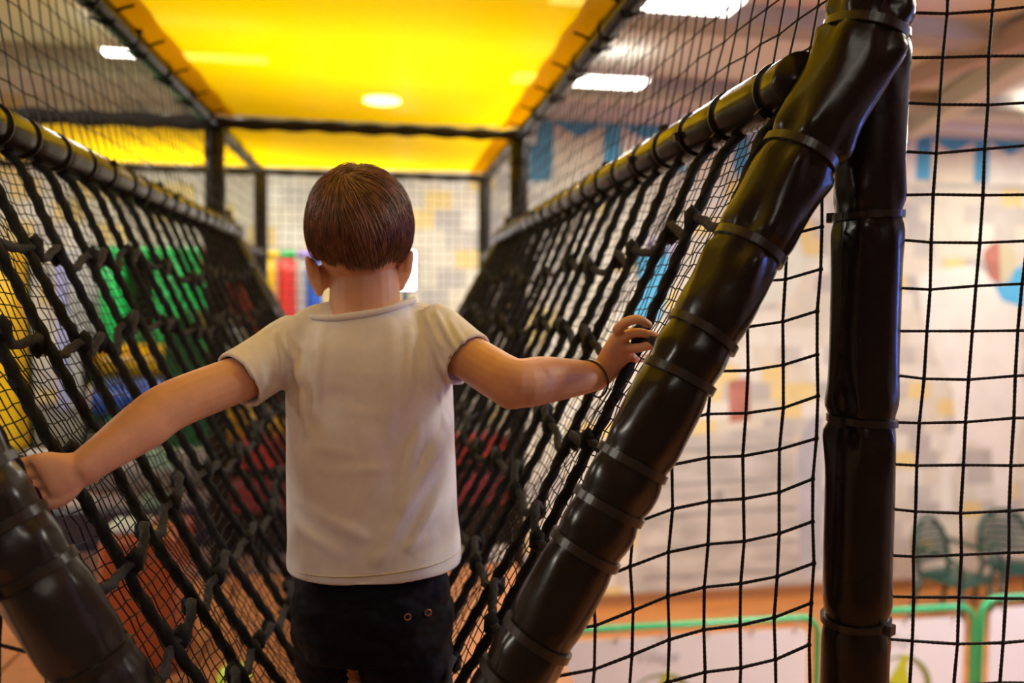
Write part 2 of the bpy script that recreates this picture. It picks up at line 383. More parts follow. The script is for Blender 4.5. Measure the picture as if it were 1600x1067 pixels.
def beams():
    for k, (y, zz, m, label) in enumerate(((5.55, 0.10, M_BEAM, 'grey ceiling beam nearest the painted wall'), (4.15, 0.10, M_BEAM, 'grey ceiling beam over the far end of the bridge'), (2.4, 0.10, M_BEAM, 'grey ceiling beam right above the rope bridge'))):
        tag(obj('trim_%d' % (k + 2), rbox(W(0.75, y, CEIL - zz / 2), (13.4, 0.22, zz), 0.01), m, smooth=False), kind='structure')
    # sloping roof struts at the upper right
    a, b = P(1425, 200, 6.25), P(1650, 62, 3.9); d = (b - a)
    q = d.to_track_quat('X', 'Z').to_matrix()
    tag(obj('trim_5', rbox((a + b) / 2, (d.length + 0.6, 0.16, 0.16), 0.01, q), M_BEAM_W, smooth=False), kind='structure')
    a, b = P(1425, 122, 5.0), P(1650, 36, 3.7); d = (b - a); q = d.to_track_quat('X', 'Z').to_matrix()
    tag(obj('trim_6', rbox((a + b) / 2, (d.length + 0.6, 0.12, 0.14), 0.01, q), mat('rosy_plaster', (0.50, 0.37, 0.30), 0.8, 0.05, 3), smooth=False), kind='structure')
beams()

# ------------------------------------------------------------------ lamps of the hall, seen and added
M_DIFF = emis('lamp_diffuser', (1.0, 0.95, 0.86), 9.0)
def ceiling_lamp(x, y, w, label, power=1.0, d=0.20, up=0.30):
    zc = CEIL - 0.16
    r = thing('ceiling_lamp', label, 'lamp', W(x, y, zc - 0.045), 'ceiling light panels')
    obj('housing', rbox(W(x, y, zc), (w + 0.05, d + 0.05, 0.058), 0.008), M_WHITEPAINT, r, smooth=False)
    obj('diffuser', rbox(W(x, y, zc - 0.034), (w, d, 0.014), 0.004), M_DIFF, r, smooth=False)
    for sx in (-1, 1): obj('hanger', tube([W(x + sx * w * 0.4, y, zc), W(x + sx * w * 0.4, y, CEIL)], 0.004, 6), M_WHITEPAINT, r)
    for zz, e, rx in ((-0.002, 1.0, 0.0), (0.08, up, math.pi)):  # second area light is added, shining up to brighten the ceiling
        if e <= 0: continue
        ld = bpy.data.lights.new('lamp_light', 'AREA'); ld.shape = 'RECTANGLE'; ld.size = w; ld.size_y = d
        ld.energy = LAMP_W * power * e; ld.color = LAMP_COL
        lo = bpy.data.objects.new('lamp_light', ld); C.objects.link(lo); lo.parent = r; lo.location = (0, 0, zz); lo.rotation_euler = (rx, 0, 0)
    return r
def lamps():
    def at(x0, x1, y): a, b = PZ(x0, y, CEIL - 0.20), PZ(x1, y, CEIL - 0.20); return (a.x + b.x) / 2, (a.y + b.y) / 2, (b - a).length
    x, y, w = at(800, 1010, 128); ceiling_lamp(x, y, w, 'long ceiling light panel seen right of the yellow canopy, nearest the wall', 0.5, 0.20, 0.04)
    x, y, w = at(862, 1160, 4); ceiling_lamp(x, y, w, 'bright ceiling light panel at the top edge, right of the canopy', 0.65, 0.20, 0.04)
    x, y, w = at(172, 410, 90); ceiling_lamp(x, y, w, 'ceiling light panel half hidden by the left roof bar', 0.45, 0.10, 0.04)
    ceiling_lamp(3.4, 2.5, 1.2, 'unseen fill light panel added over the green barriers', 0.9)  # out of view, added to brighten the white banners
    ceiling_lamp(5.4, 5.3, 1.2, 'unseen extra light panel added at the far right corner', 0.4)  # extra panel outside the view, added to light the far corner
    ceiling_lamp(-3.6, 3.4, 1.2, 'unseen fill light panel added over the left play deck', 1.0)  # added fill for the left deck, outside the view
    ceiling_lamp(0.0, 2.7, 1.2, 'unseen light panel added straight above the yellow canopy', 0.22)  # extra panel above the view, added to light the canopy sheet
    ceiling_lamp(0.0, 1.2, 1.2, 'unseen light panel added above the near end of the canopy', 0.15)  # another unseen panel, added so the near canopy is lit from above
    ceiling_lamp(3.2, 1.0, 1.2, 'unseen fill light panel added to the right of the bridge', 1.1)  # added off frame to raise the light on the barriers
    ceiling_lamp(-3.2, 0.5, 1.2, 'unseen extra light panel added to the left of the bridge', 0.8)  # unseen extra panel, added for light from the left
    ceiling_lamp(0.6, -1.6, 1.2, 'fill light panel added behind the viewer', 0.10)  # weak added fill for the child's back, never in view
    # round pendant that shines through the canopy
    p = P(597, 157, 5.0)
    r = thing('pendant_lamp', 'round white pendant lamp glowing through the yellow canopy', 'lamp', p)
    V = []; F = []; n = 32
    prof = [(0.0, 0.0), (0.115, 0.0), (0.12, 0.01), (0.10, 0.05), (0.03, 0.10), (0.0, 0.105)]
    for k in range(n):
        a = 2 * math.pi * k / n
        for (rr, z) in prof: V.append(p + Vector((rr * math.cos(a), rr * math.sin(a), z + 0.004)))
    m_ = len(prof)
    for k in range(n):
        for q in range(m_ - 1): F.append((k * m_ + q, ((k + 1) % n) * m_ + q, ((k + 1) % n) * m_ + q + 1, k * m_ + q + 1))
    obj('shade', (V, F), M_WHITEPAINT, r)
    bm = bmesh.new(); bmesh.ops.create_cone(bm, cap_ends=True, segments=32, radius1=0.110, radius2=0.110, depth=0.012); bm.transform(Matrix.Translation(p)); obj('bulb_disc', bm, emis('pendant_glow', (1.0, 0.96, 0.85), 100.0), r)
    obj('cable', tube([p + Vector((0, 0, 0.1)), Vector((p.x, p.y, EYE + CEIL))], 0.004), M_BLACKV, r)
    # assumed blue tube lamp out of view, added for blue highlights on the poles
    t = thing('assumed_blue_lamp', 'unseen blue neon tube assumed on the right-hand side', 'lamp', W(5.4, 1.2, -0.5))
    obj('tube', tube([W(5.4, 1.2, -0.5), W(5.4, 1.2, 0.6)], 0.05, 16), emis('assumed_blue_neon', (0.10, 0.22, 1.0), 110.0), t)
    obj('bracket', rbox(W(5.46, 1.2, 0.05), (0.05, 0.1, 1.15), 0.01), M_WHITEPAINT, t)
    t['label'] = 'unseen upright blue neon tube lamp, assumed right of the bridge'
    obj('stand', tube([W(5.46, 1.2, -0.5), W(5.46, 1.2, -EYE)], 0.03, 12), M_WHITEPAINT, t)
lamps()

# ------------------------------------------------------------------ the climbing frame
D0, D1, D2 = 0.93, 3.66, 5.0
HW, HZ = 0.672, 0.751                       # half width and height of the roof bars
RX, RZ = 0.58, 0.28                         # hand rails
def leg_x(z): return 0.464 + 0.55 * z
def v_frame(side, Y, word, near):
    sg = side
    r = thing('v_frame', word, 'padded frame', W(sg * 0.4, Y, -0.84))
    Lp = [W(sg * leg_x(z), Y, z) for z in (-0.80, -0.6, -0.3, 0.0, 0.15, 0.22)]
    Lp += [W(sg * 0.617, Y - 0.004, 0.275), W(sg * 0.638, Y - 0.008, 0.325), W(sg * 0.648, Y - 0.010, 0.37)]
    if sg < 0 and near: Lp = [q + Vector((-0.02, 0, 0)) for q in Lp]
    Lp = smooth_path(Lp, 6); _, L = resample(Lp, 0.01)
    tz = [0.335, 0.185, 0.075, -0.035, -0.105, -0.175, -0.245, -0.315, -0.385, -0.455, -0.53, -0.62, -0.72] if near else [0.33, 0.12, -0.08, -0.28, -0.48, -0.68]
    ds = [0.0]
    for a, b in zip(Lp, Lp[1:]): ds.append(ds[-1] + (b - a).length)
    ties = []
    for z in tz:
        k = min(range(len(Lp)), key=lambda i: abs(Lp[i].z - EYE - z)); ties.append(ds[k])
    padded_pole(r, Lp, 0.0455, ties, 'slanted_sleeve', 0.085, 0.11, seed=3 if sg > 0 else 9, sides=40 if near else 20, step=0.008 if near else 0.02, tilt=0.004, tie_w=0.0105, material=M_VINYL if sg > 0 else M_VINYL_GREY, taper=lambda q: 1 + 0.14 * max(0, (q - 0.78) / 0.22) - 0.12 * max(0, (q - 0.96) / 0.04), head=(0.3 if sg > 0 else 2.6))
    py = Y + 0.045 if near else Y + 0.03
    hx = HW + (0.014 if near else 0)
    pz = [W(sg * hx, py, -EYE), W(sg * hx, py, HZ - 0.02)]
    tzs = [z + EYE for z in (-2.1, -1.7, -1.3, -0.95, -0.68, -0.425, -0.155, 0.115, 0.345, 0.6)]
    padded_pole(r, pz, 0.0435, tzs, 'upright_sleeve', 0.085, 0.09, seed=5 if sg > 0 else 12, sides=40 if near else 20, step=0.008 if near else 0.02, tilt=0.003)
    return r
v_frame(1, D0, 'dark padded slanted leg and upright post at the near right', True)
v_frame(-1, D0, 'grey padded slanted leg at the lower left corner with its post', True)
v_frame(1, D1, 'slanted padded leg and post at the far right end of the bridge', False)
v_frame(-1, D1, 'slanted padded leg and post at the far left end of the bridge', False)

def rail(name, label, a, b, r, tie_step, seed, near=True, group=None, mtl=None):
    root = thing(name, label, 'rail', (Vector(a) + Vector(b)) / 2, group)
    L = (Vector(b) - Vector(a)).length; n = max(1, int(L / tie_step)); rnd = random.Random(seed)
    ties = [L * (k + 0.5) / n + rnd.uniform(-0.012, 0.012) for k in range(n)]
    padded_pole(root, [a, b], r, ties, 'foam_sleeve', 0.07, 0.05, seed, mtl or M_VINYL, 28 if near else 18, 0.010 if near else 0.018, tie_w=0.0042)
    return root
rail('hand_rail', 'padded hand rail with yellow sheen along the right rope net', W(RX, D0 + 0.03, RZ), W(RX, D1, RZ), 0.036, 0.13, 21)
rail('hand_rail', 'padded hand rail along the left rope net', W(-RX, D0 + 0.03, RZ), W(-RX, D1, RZ), 0.036, 0.13, 22)
rail('hand_rail', 'short padded rail beyond the far left frame leg', W(-HW, D1, RZ - 0.02), W(-HW, D2, RZ - 0.02), 0.033, 0.2, 23, False)
rail('hand_rail', 'short padded rail beyond the far right frame leg', W(HW, D1, RZ - 0.02), W(HW, D2, RZ - 0.02), 0.033, 0.2, 24, False)
rail('roof_bar', 'padded roof bar along the left edge of the yellow canopy', W(-HW, 0.4, HZ), W(-HW, D1, HZ), 0.031, 0.30, 31, True)
rail('roof_bar', 'padded roof bar along the right edge of the yellow canopy', W(HW, 0.4, HZ), W(HW, D1, HZ), 0.031, 0.30, 32, True)
rail('roof_bar', 'short roof bar on the left between the two far crossbars', W(-HW, D1, HZ), W(-HW, D2, HZ), 0.031, 0.3, 33, False)
rail('roof_bar', 'short roof bar on the right between the two far crossbars', W(HW, D1, HZ), W(HW, D2, HZ), 0.031, 0.3, 34, False)
def cross_bar(label, a, b, r, seed):
    root = thing('cross_bar', label, 'rail', (Vector(a) + Vector(b)) / 2)
    n = 120; L = (Vector(b) - Vector(a)).length; pts = [Vector(a).lerp(Vector(b), i / n) for i in range(n + 1)]
    obj('bar', tube(pts, [r * 0.8] * (n + 1), 12), M_BLACKV, root)
    V, F = tube(pts, [r * (1 + 0.14 * math.sin(i * 0.43 + seed) + 0.08 * noise.noise(Vector((i * 0.2, seed, 0)))) for i in range(n + 1)], 16)
    V = [v + Vector((0, 0, -0.004 * abs(math.sin((v.x - a[0]) * 7)))) for v in V]
    obj('cloth_wrap', (V, F), mat('black_cloth', (0.010, 0.009, 0.009), 0.85, 0.2, 60), root)
    for k in range(5):
        q = Vector(a).lerp(Vector(b), (k + 0.7) / 5.4)
        obj('cable_tie', tie_geo(q, (Vector(b) - Vector(a)).normalized(), Vector((0, 1, 0)), Vector((0, 0, 1)), r * 0.92, 0.006, sides=16), M_TIE, root, smooth=False)
cross_bar('black cloth-wrapped crossbar under the canopy, nearer of the two', W(-HW, D1, HZ), W(HW, D1, HZ), 0.024, 1)
cross_bar('black crossbar just above the child, farther of the two', W(-HW, D2, HZ), W(HW, D2, HZ), 0.022, 2)
cross_bar('dark crossbar running left from the far left post', W(-2.35, D1, HZ), W(-HW, D1, HZ), 0.032, 3)
cross_bar('thin dark crossbar behind the left side net, under the second canopy', W(-2.35, D2, HZ), W(-HW, D2, HZ), 0.022, 4)
def far_post(x, y, label, r=0.040):
    root = thing('padded_post', label, 'post', W(x, y, -EYE))
    padded_pole(root, [W(x, y, -EYE), W(x, y, HZ)], r, [0.4, 0.8, 1.2, 1.6, 2.0, 2.4, 2.8], 'foam_sleeve', 0.08, 0.05, 41, M_VINYL_GREY, 20, 0.02)
far_post(-HW, D2, 'upright padded post at the back left of the far module')
far_post(HW, D2, 'upright padded post at the back right, left of the far right leg')
far_post(-2.35, D1 + 0.03, 'upright padded post at the far left end of the side crossbar')
far_post(-2.35, D2, 'upright padded post at the back left corner of the second canopy')

def canopy(label, x0, x1, y0, y1, z, hemL=True, hemR=True, lace=True):
    root = thing('canopy', label, 'canopy', W((x0 + x1) / 2, (y0 + y1) / 2, z))
    nx, ny = 16, 28; V = []; F = []
    for j in range(ny + 1):
        for i in range(nx + 1):
            u, v = i / nx, j / ny
            V.append(W(x0 + (x1 - x0) * u, y0 + (y1 - y0) * v, z - 0.010 * math.sin(math.pi * u) - 0.004 * math.sin(v * 9)))
    for j in range(ny):
        for i in range(nx):
            a = j * (nx + 1) + i; F.append((a, a + 1, a + nx + 2, a + nx + 1))
    obj('sheet', (V, F), M_CANOPY, root)
    for on, xe, sg in ((hemL, x0, 1), (hemR, x1, -1)):
        if not on: continue
        V = []; F = []; n = 60
        for j in range(n + 1):
            y = y0 + (y1 - y0) * j / n; wv = 0.100 + 0.004 * math.sin(j * 1.1)
            V += [W(xe, y, z - 0.004), W(xe + sg * wv * 0.5, y, z - 0.008), W(xe + sg * wv, y, z - 0.009 - 0.006)]
        for j in range(n):
            F += [(j * 3, j * 3 + 1, j * 3 + 4, j * 3 + 3), (j * 3 + 1, j * 3 + 2, j * 3 + 5, j * 3 + 4)]
        h = obj('hem', (V, F), M_CANOPY, root)
        if lace:
            y = y0 + 0.1
            while y < y1 - 0.05:
                p = [W(xe + sg * 0.075, y, z - 0.016), W(xe + sg * 0.03, y + 0.01, z - 0.03), W(xe + sg * 0.015, y, HZ - 0.036), W(xe - sg * 0.035, y - 0.01, HZ - 0.02)]
                obj('lacing_cord', rope(smooth_path(p, 5), 0.0045, 0.02, 3, 8, 0.004), M_ROPE, h); y += 0.30
canopy('large yellow canopy sheet right over the bridge', -HW, HW, 0.4, D1 - 0.02, HZ + 0.035)
canopy('yellow canopy strip over the far module behind the crossbar', -2.35, HW, D1 + 0.03, D2 - 0.02, HZ + 0.035, False, True, False)

# ------------------------------------------------------------------ nets
def net(name, label, node, nu, nv, r, material, inside=None, knots=True, twist=False, kidname='net_cord', jitter=0.0, seed=0, knot_r=1.7):
    """node(i, j) -> world point or None; each cord of the net is a part of its own"""
    rnd = random.Random(seed); G = {}
    for i in range(nu + 1):
        for j in range(nv + 1):
            p = node(i, j)
            if p is not None: G[i, j] = Vector(p) + Vector([rnd.uniform(-jitter, jitter) for _ in range(3)])
    pts = list(G.values()); base = Vector((sum(p.x for p in pts) / len(pts), sum(p.y for p in pts) / len(pts), min(p.z for p in pts)))
    root = thing(name, label, 'net', base)
    def cord(seq):
        run = []; geos = []
        for p in seq + [None]:
            if p is not None: run.append(p); continue
            if len(run) > 1:
                geos.append(rope(run, r * 1.12, r * 3.2, 2, 6, r * 1.3, 0.25) if twist else tube(run, r, 4))
            run = []
        if geos: obj(kidname, merge(*geos), material, root)
    for i in range(nu + 1): cord([G.get((i, j)) for j in range(nv + 1)])
    for j in range(nv + 1): cord([G.get((i, j)) for i in range(nu + 1)])
    if knots:
        kn = merge(*[blob(p, r * knot_r) for p in G.values()])
        tag(obj('knots', kn, material, root), kind='stuff')
    return root

# side nets between hand rail and roof bar
def side_net(sg, label, y0, y1, x0, z0, x1, z1, cell=0.055):
    nu = int((y1 - y0) / cell); nv = int(math.hypot(z1 - z0, x1 - x0) / cell)
    def node(i, j):
        v = j / nv; s = 0.012 * math.sin(math.pi * v)
        return W(sg * (x0 + (x1 - x0) * v + s), y0 + (y1 - y0) * i / nu + 0.02 * math.sin(v * 3.0), z0 + (z1 - z0) * v)
    return net('side_net', label, node, nu, nv, 0.0018, M_TWINE_BLUE if sg < 0 else M_TWINE, jitter=0.0025, seed=5 + sg)
side_net(1, 'black safety net above the right hand rail', 0.96, D1, RX + 0.03, RZ, HW + 0.01, HZ)
side_net(-1, 'black safety net above the left hand rail', 0.70, D1, RX + 0.03, RZ, HW + 0.01, HZ)
side_net(1, 'safety net of the far module, on its right side', D1, D2, HW, -0.75, HW, HZ, 0.06)
side_net(-1, 'safety net of the far module, on its left side', D1, D2, HW, -0.75, HW, HZ, 0.06)
# end net across the far module
def end_node(i, j): return W(-HW + 2 * HW * i / 24, D2 + 0.02, -0.75 + (HZ + 0.75) * j / 27)
net('end_net', 'square mesh net closing the far end behind the child', end_node, 24, 27, 0.0020, M_TWINE, jitter=0.002, knots=False)

# the near nets: triangle between leg and post, and the panel to the right of the post
def tri_node(sg):
    def f(i, j):
        a = 0.050; x = HW - 0.044 - (i + 0.15) * a; z = 0.32 - j * 0.0555 - 0.13 * i * a * (1.0 + 0.04 * j) - 0.006 * math.sin(i * 1.3)
        xl = leg_x(z) + 0.030
        if x < xl - a * 0.65: return None
        y = D0 + 0.045 - 0.05 * (i * a) * 0.6
        if x < xl: x = xl - 0.004; z -= 0.010
        return W(sg * (x + 0.0020 * math.sin(j * 1.7 + i)), y, z)
    return f
net('triangle_net', 'triangular black net between the slanted leg and the upright post', tri_node(1), 16, 24, 0.0021, M_TWINE, twist=True, jitter=0.0012)
net('triangle_net', 'black net behind the slanted leg in the lower left corner', tri_node(-1), 16, 24, 0.0021, M_TWINE, twist=True, jitter=0.0012, seed=3)
def right_node(i, j):
    a = 0.0585; x = HW + 0.036 + i * a; z = 0.50 - j * 0.0595 - 0.004 * math.sin(i * 0.9 + 0.5)
    sway = 0.010 * math.sin((z - 0.1) * 6.0) + 0.006 * math.sin(j * 0.8 + i)
    return W(x - 0.012 * (0.34 - z) * 0 + (0.020 * (z + 0.1)) + sway * 0.3, D0 + 0.045 - (i * a) * 0.22, z + 0.0025 * math.sin(j * 2.1 + i * 1.2))
net('panel_net', 'square black net to the right of the upright post', right_node, 10, 20, 0.0021, M_TWINE, twist=True, jitter=0.0012, seed=4)

# rope nets
Z_ROWS = (0.105, -0.045, -0.19, -0.325, -0.455, -0.58, -0.70)
def net_x(z):
    t = RZ - z; return RX - 0.40 * t - 0.105 * t * t
NROPES, ROPE_STEP = 22, 0.123
ROPE_Y0 = 1.005
def rope_net(sg, label):
    root = thing('rope_net', label, 'rope net', W(sg * 0.3, 2.3, -0.8))
    rnd = random.Random(50 + sg); protos = []
    for v in range(5):
        path = []
        path.append(W(sg * (RX + 0.004), ROPE_Y0, RZ - 0.030))
        ph = rnd.uniform(0, 6)
        for k in range(1, 40):
            z = RZ - 0.032 - 1.03 * k / 39
            path.append(W(sg * (net_x(z) + 0.003 * math.sin(z * 20 + ph)), ROPE_Y0 + 0.008 * math.sin(z * 22 + ph) + 0.006 * math.sin(z * 9 + v), z))
        if v == 0: pass
        protos.append(rope(path, 0.0092, 0.040, 3, 10, 0.0065, 0.30, v))
    first = []
    for k in range(NROPES):
        dy = k * ROPE_STEP + rnd.uniform(-0.012, 0.012) * (k > 0)
        if k < 5: o = obj('hanging_rope', protos[k], M_ROPE, root); o.location.y += dy; first.append(o)
        else:
            o = share(first[k % 5], root, (0, 0, 0)); o.location.y = dy
    # cross ropes: they pass through every hanging rope and sag between them
    for q, z in enumerate(Z_ROWS):
        p = []; ys = [D0 + 0.04] + [ROPE_Y0 + k * ROPE_STEP for k in range(NROPES)] + [D1]
        kn = []
        for k, y in enumerate(ys):
            zz = z + rnd.uniform(-0.010, 0.010) + 0.016 * math.sin(k * 0.9 + q) - 0.03 * math.sin(math.pi * (y - D0) / (D1 - D0))
            p.append(W(sg * (net_x(zz) - 0.001), y - 0.026, zz + (0.012 if k % 2 else -0.006)))
            p.append(W(sg * (net_x(zz) + (0.010 if k % 2 else -0.010)), y, zz)); kn.append(p[-1])
            if k < len(ys) - 1: p.append(W(sg * (net_x(zz) - 0.004), y + 0.045, zz - 0.016 - rnd.uniform(0, 0.01)))
        c = obj('cross_rope', rope(smooth_path(p, 4), 0.0080, 0.034, 3, 8, 0.008, 0.30, q), M_ROPE_GREY, root)
        for w in kn[1:-1]:
            obj('splice', blob(w, (0.013, 0.015, 0.021)), M_ROPE, c)
    # fine mesh behind the ropes
    cell = 0.0195; ny = int((D1 - D0 - 0.02) / cell); s_tot = 1.20; nz = int(s_tot / cell)
    prof = []; z = RZ - 0.01; acc = 0
    for k in range(nz + 1):
        prof.append(z); t = RZ - z; m = 0.40 + 0.21 * t; z -= cell / math.sqrt(1 + m * m)
    co = np.zeros((ny + 1, nz + 1, 3)); rs = np.random.RandomState(7 + sg)
    for j, zz in enumerate(prof):
        for i in range(ny + 1):
            y = D0 + 0.02 + i * cell
            bulge = 0.022 + 0.010 * math.sin(y * 5 + zz * 4) + 0.006 * math.sin(y * 17 + zz * 9)
            co[i, j] = (sg * (net_x(zz) + bulge), y + 0.006 * math.sin(zz * 25 + i * 0.05) , zz + EYE + 0.004 * math.sin(i * 0.35 + j * 0.2))
    co += rs.uniform(-0.0022, 0.0022, co.shape)
    V = []; F = []; r = 0.00115
    def seg(a, b):
        d = b - a; L = np.linalg.norm(d)
        if L < 1e-6: return
        d /= L; u = np.cross(d, (0.31, 0.77, 0.55)); u /= np.linalg.norm(u); v = np.cross(d, u); k = len(V)
        for e in (a, b):
            V.extend((e + u * r, e - u * 0.5 * r + v * 0.87 * r, e - u * 0.5 * r - v * 0.87 * r))
        F.extend(((k, k + 1, k + 4, k + 3), (k + 1, k + 2, k + 5, k + 4), (k + 2, k, k + 3, k + 5)))
    for i in range(ny + 1):
        for j in range(nz + 1):
            if j < nz: seg(co[i, j], co[i, j + 1])
            if i < ny: seg(co[i, j], co[i + 1, j])
    tag(obj('fine_mesh', (V, F), M_TWINE, root, smooth=False), 'thin black twine mesh behind the thick ropes', kind='stuff')
    return root
rope_net(1, 'sloping net of thick black ropes to the right of the child')
rope_net(-1, 'sloping net of thick black ropes to the left of the child')
# the narrow foot net at the bottom of the V
def foot_node(i, j): return W(-0.075 + 0.15 * j / 4, D0 + 0.05 + (D1 - D0 - 0.1) * i / 40, -0.80 - 0.012 * math.sin(math.pi * j / 4))
net('foot_net', 'narrow rope walkway at the bottom of the bridge under the child', foot_node, 40, 4, 0.007, M_ROPE, knots=False)

# ------------------------------------------------------------------ the child
def voxel(name, geos, vox, material, parent, smooth_it=4, post=None):
    V, F = merge(*geos)
    me = bpy.data.meshes.new('tmp'); me.from_pydata([tuple(v) for v in V], [], F); me.update()
    bm = bmesh.new(); bm.from_mesh(me); bmesh.ops.recalc_face_normals(bm, faces=bm.faces); bm.to_mesh(me); bm.free()
    o = bpy.data.objects.new('tmp', me); C.objects.link(o)
    md = o.modifiers.new('r', 'REMESH'); md.mode = 'VOXEL'; md.voxel_size = vox; md.adaptivity = 0.0
    if smooth_it:
        sm = o.modifiers.new('s', 'SMOOTH'); sm.factor = 0.5; sm.iterations = smooth_it
    dg = bpy.context.evaluated_depsgraph_get(); ev = o.evaluated_get(dg); m2 = bpy.data.meshes.new_from_object(ev)
    bpy.data.objects.remove(o); bpy.data.meshes.remove(me)
    n = len(m2.vertices); co = np.empty(n * 3); m2.vertices.foreach_get('co', co); co = co.reshape(-1, 3)
    if post is not None:
        no = np.empty(n * 3); m2.vertices.foreach_get('normal', no); no = no.reshape(-1, 3)
        co = post(co, no)
    Fs = [tuple(p.vertices) for p in m2.polygons]; bpy.data.meshes.remove(m2)
    return obj(name, ([Vector(c) for c in co], Fs), material, parent)
def ell(c, r, rot=None, n=20):
    bm = bmesh.new(); bmesh.ops.create_uvsphere(bm, u_segments=n, v_segments=n // 2 + 2, radius=1)
    M = Matrix.Translation(Vector(c)) @ (rot.to_4x4() if rot else Matrix.Identity(4)) @ Matrix.Diagonal((*r, 1)); bm.transform(M)
    bm.verts.index_update(); V = [v.co.copy() for v in bm.verts]; F = [tuple(v.index for v in f.verts) for f in bm.faces]; bm.free(); return V, F
def limb(pts, rad, sides=16, n=6):
    p = smooth_path(pts, n); rr = smooth_path([Vector((r, 0, 0)) for r in rad], n); rr = [q.x for q in rr]
    V, F = tube(p, rr, sides)
    g = [(V, F), ell(p[0], (rr[0],) * 3, n=12), ell(p[-1], (rr[-1],) * 3, n=12)]
    return merge(*g)
def ring_loft(rings, sides=40):             # rings: (center, right-axis vector, depth-axis vector, squareness)
    V = []; F = []
    for c, a, b, sq in rings:
        for k in range(sides):
            t = 2 * math.pi * k / sides; ct, st = math.cos(t), math.sin(t)
            V.append(Vector(c) + Vector(a) * (abs(ct) ** sq * (1 if ct >= 0 else -1)) + Vector(b) * (abs(st) ** sq * (1 if st >= 0 else -1)))
    n = len(rings)
    for i in range(n - 1):
        for k in range(sides):
            k2 = (k + 1) % sides; F.append((i * sides + k, i * sides + k2, (i + 1) * sides + k2, (i + 1) * sides + k))
    F.append(tuple(range(sides))[::-1]); F.append(tuple((n - 1) * sides + k for k in range(sides)))
    return V, F

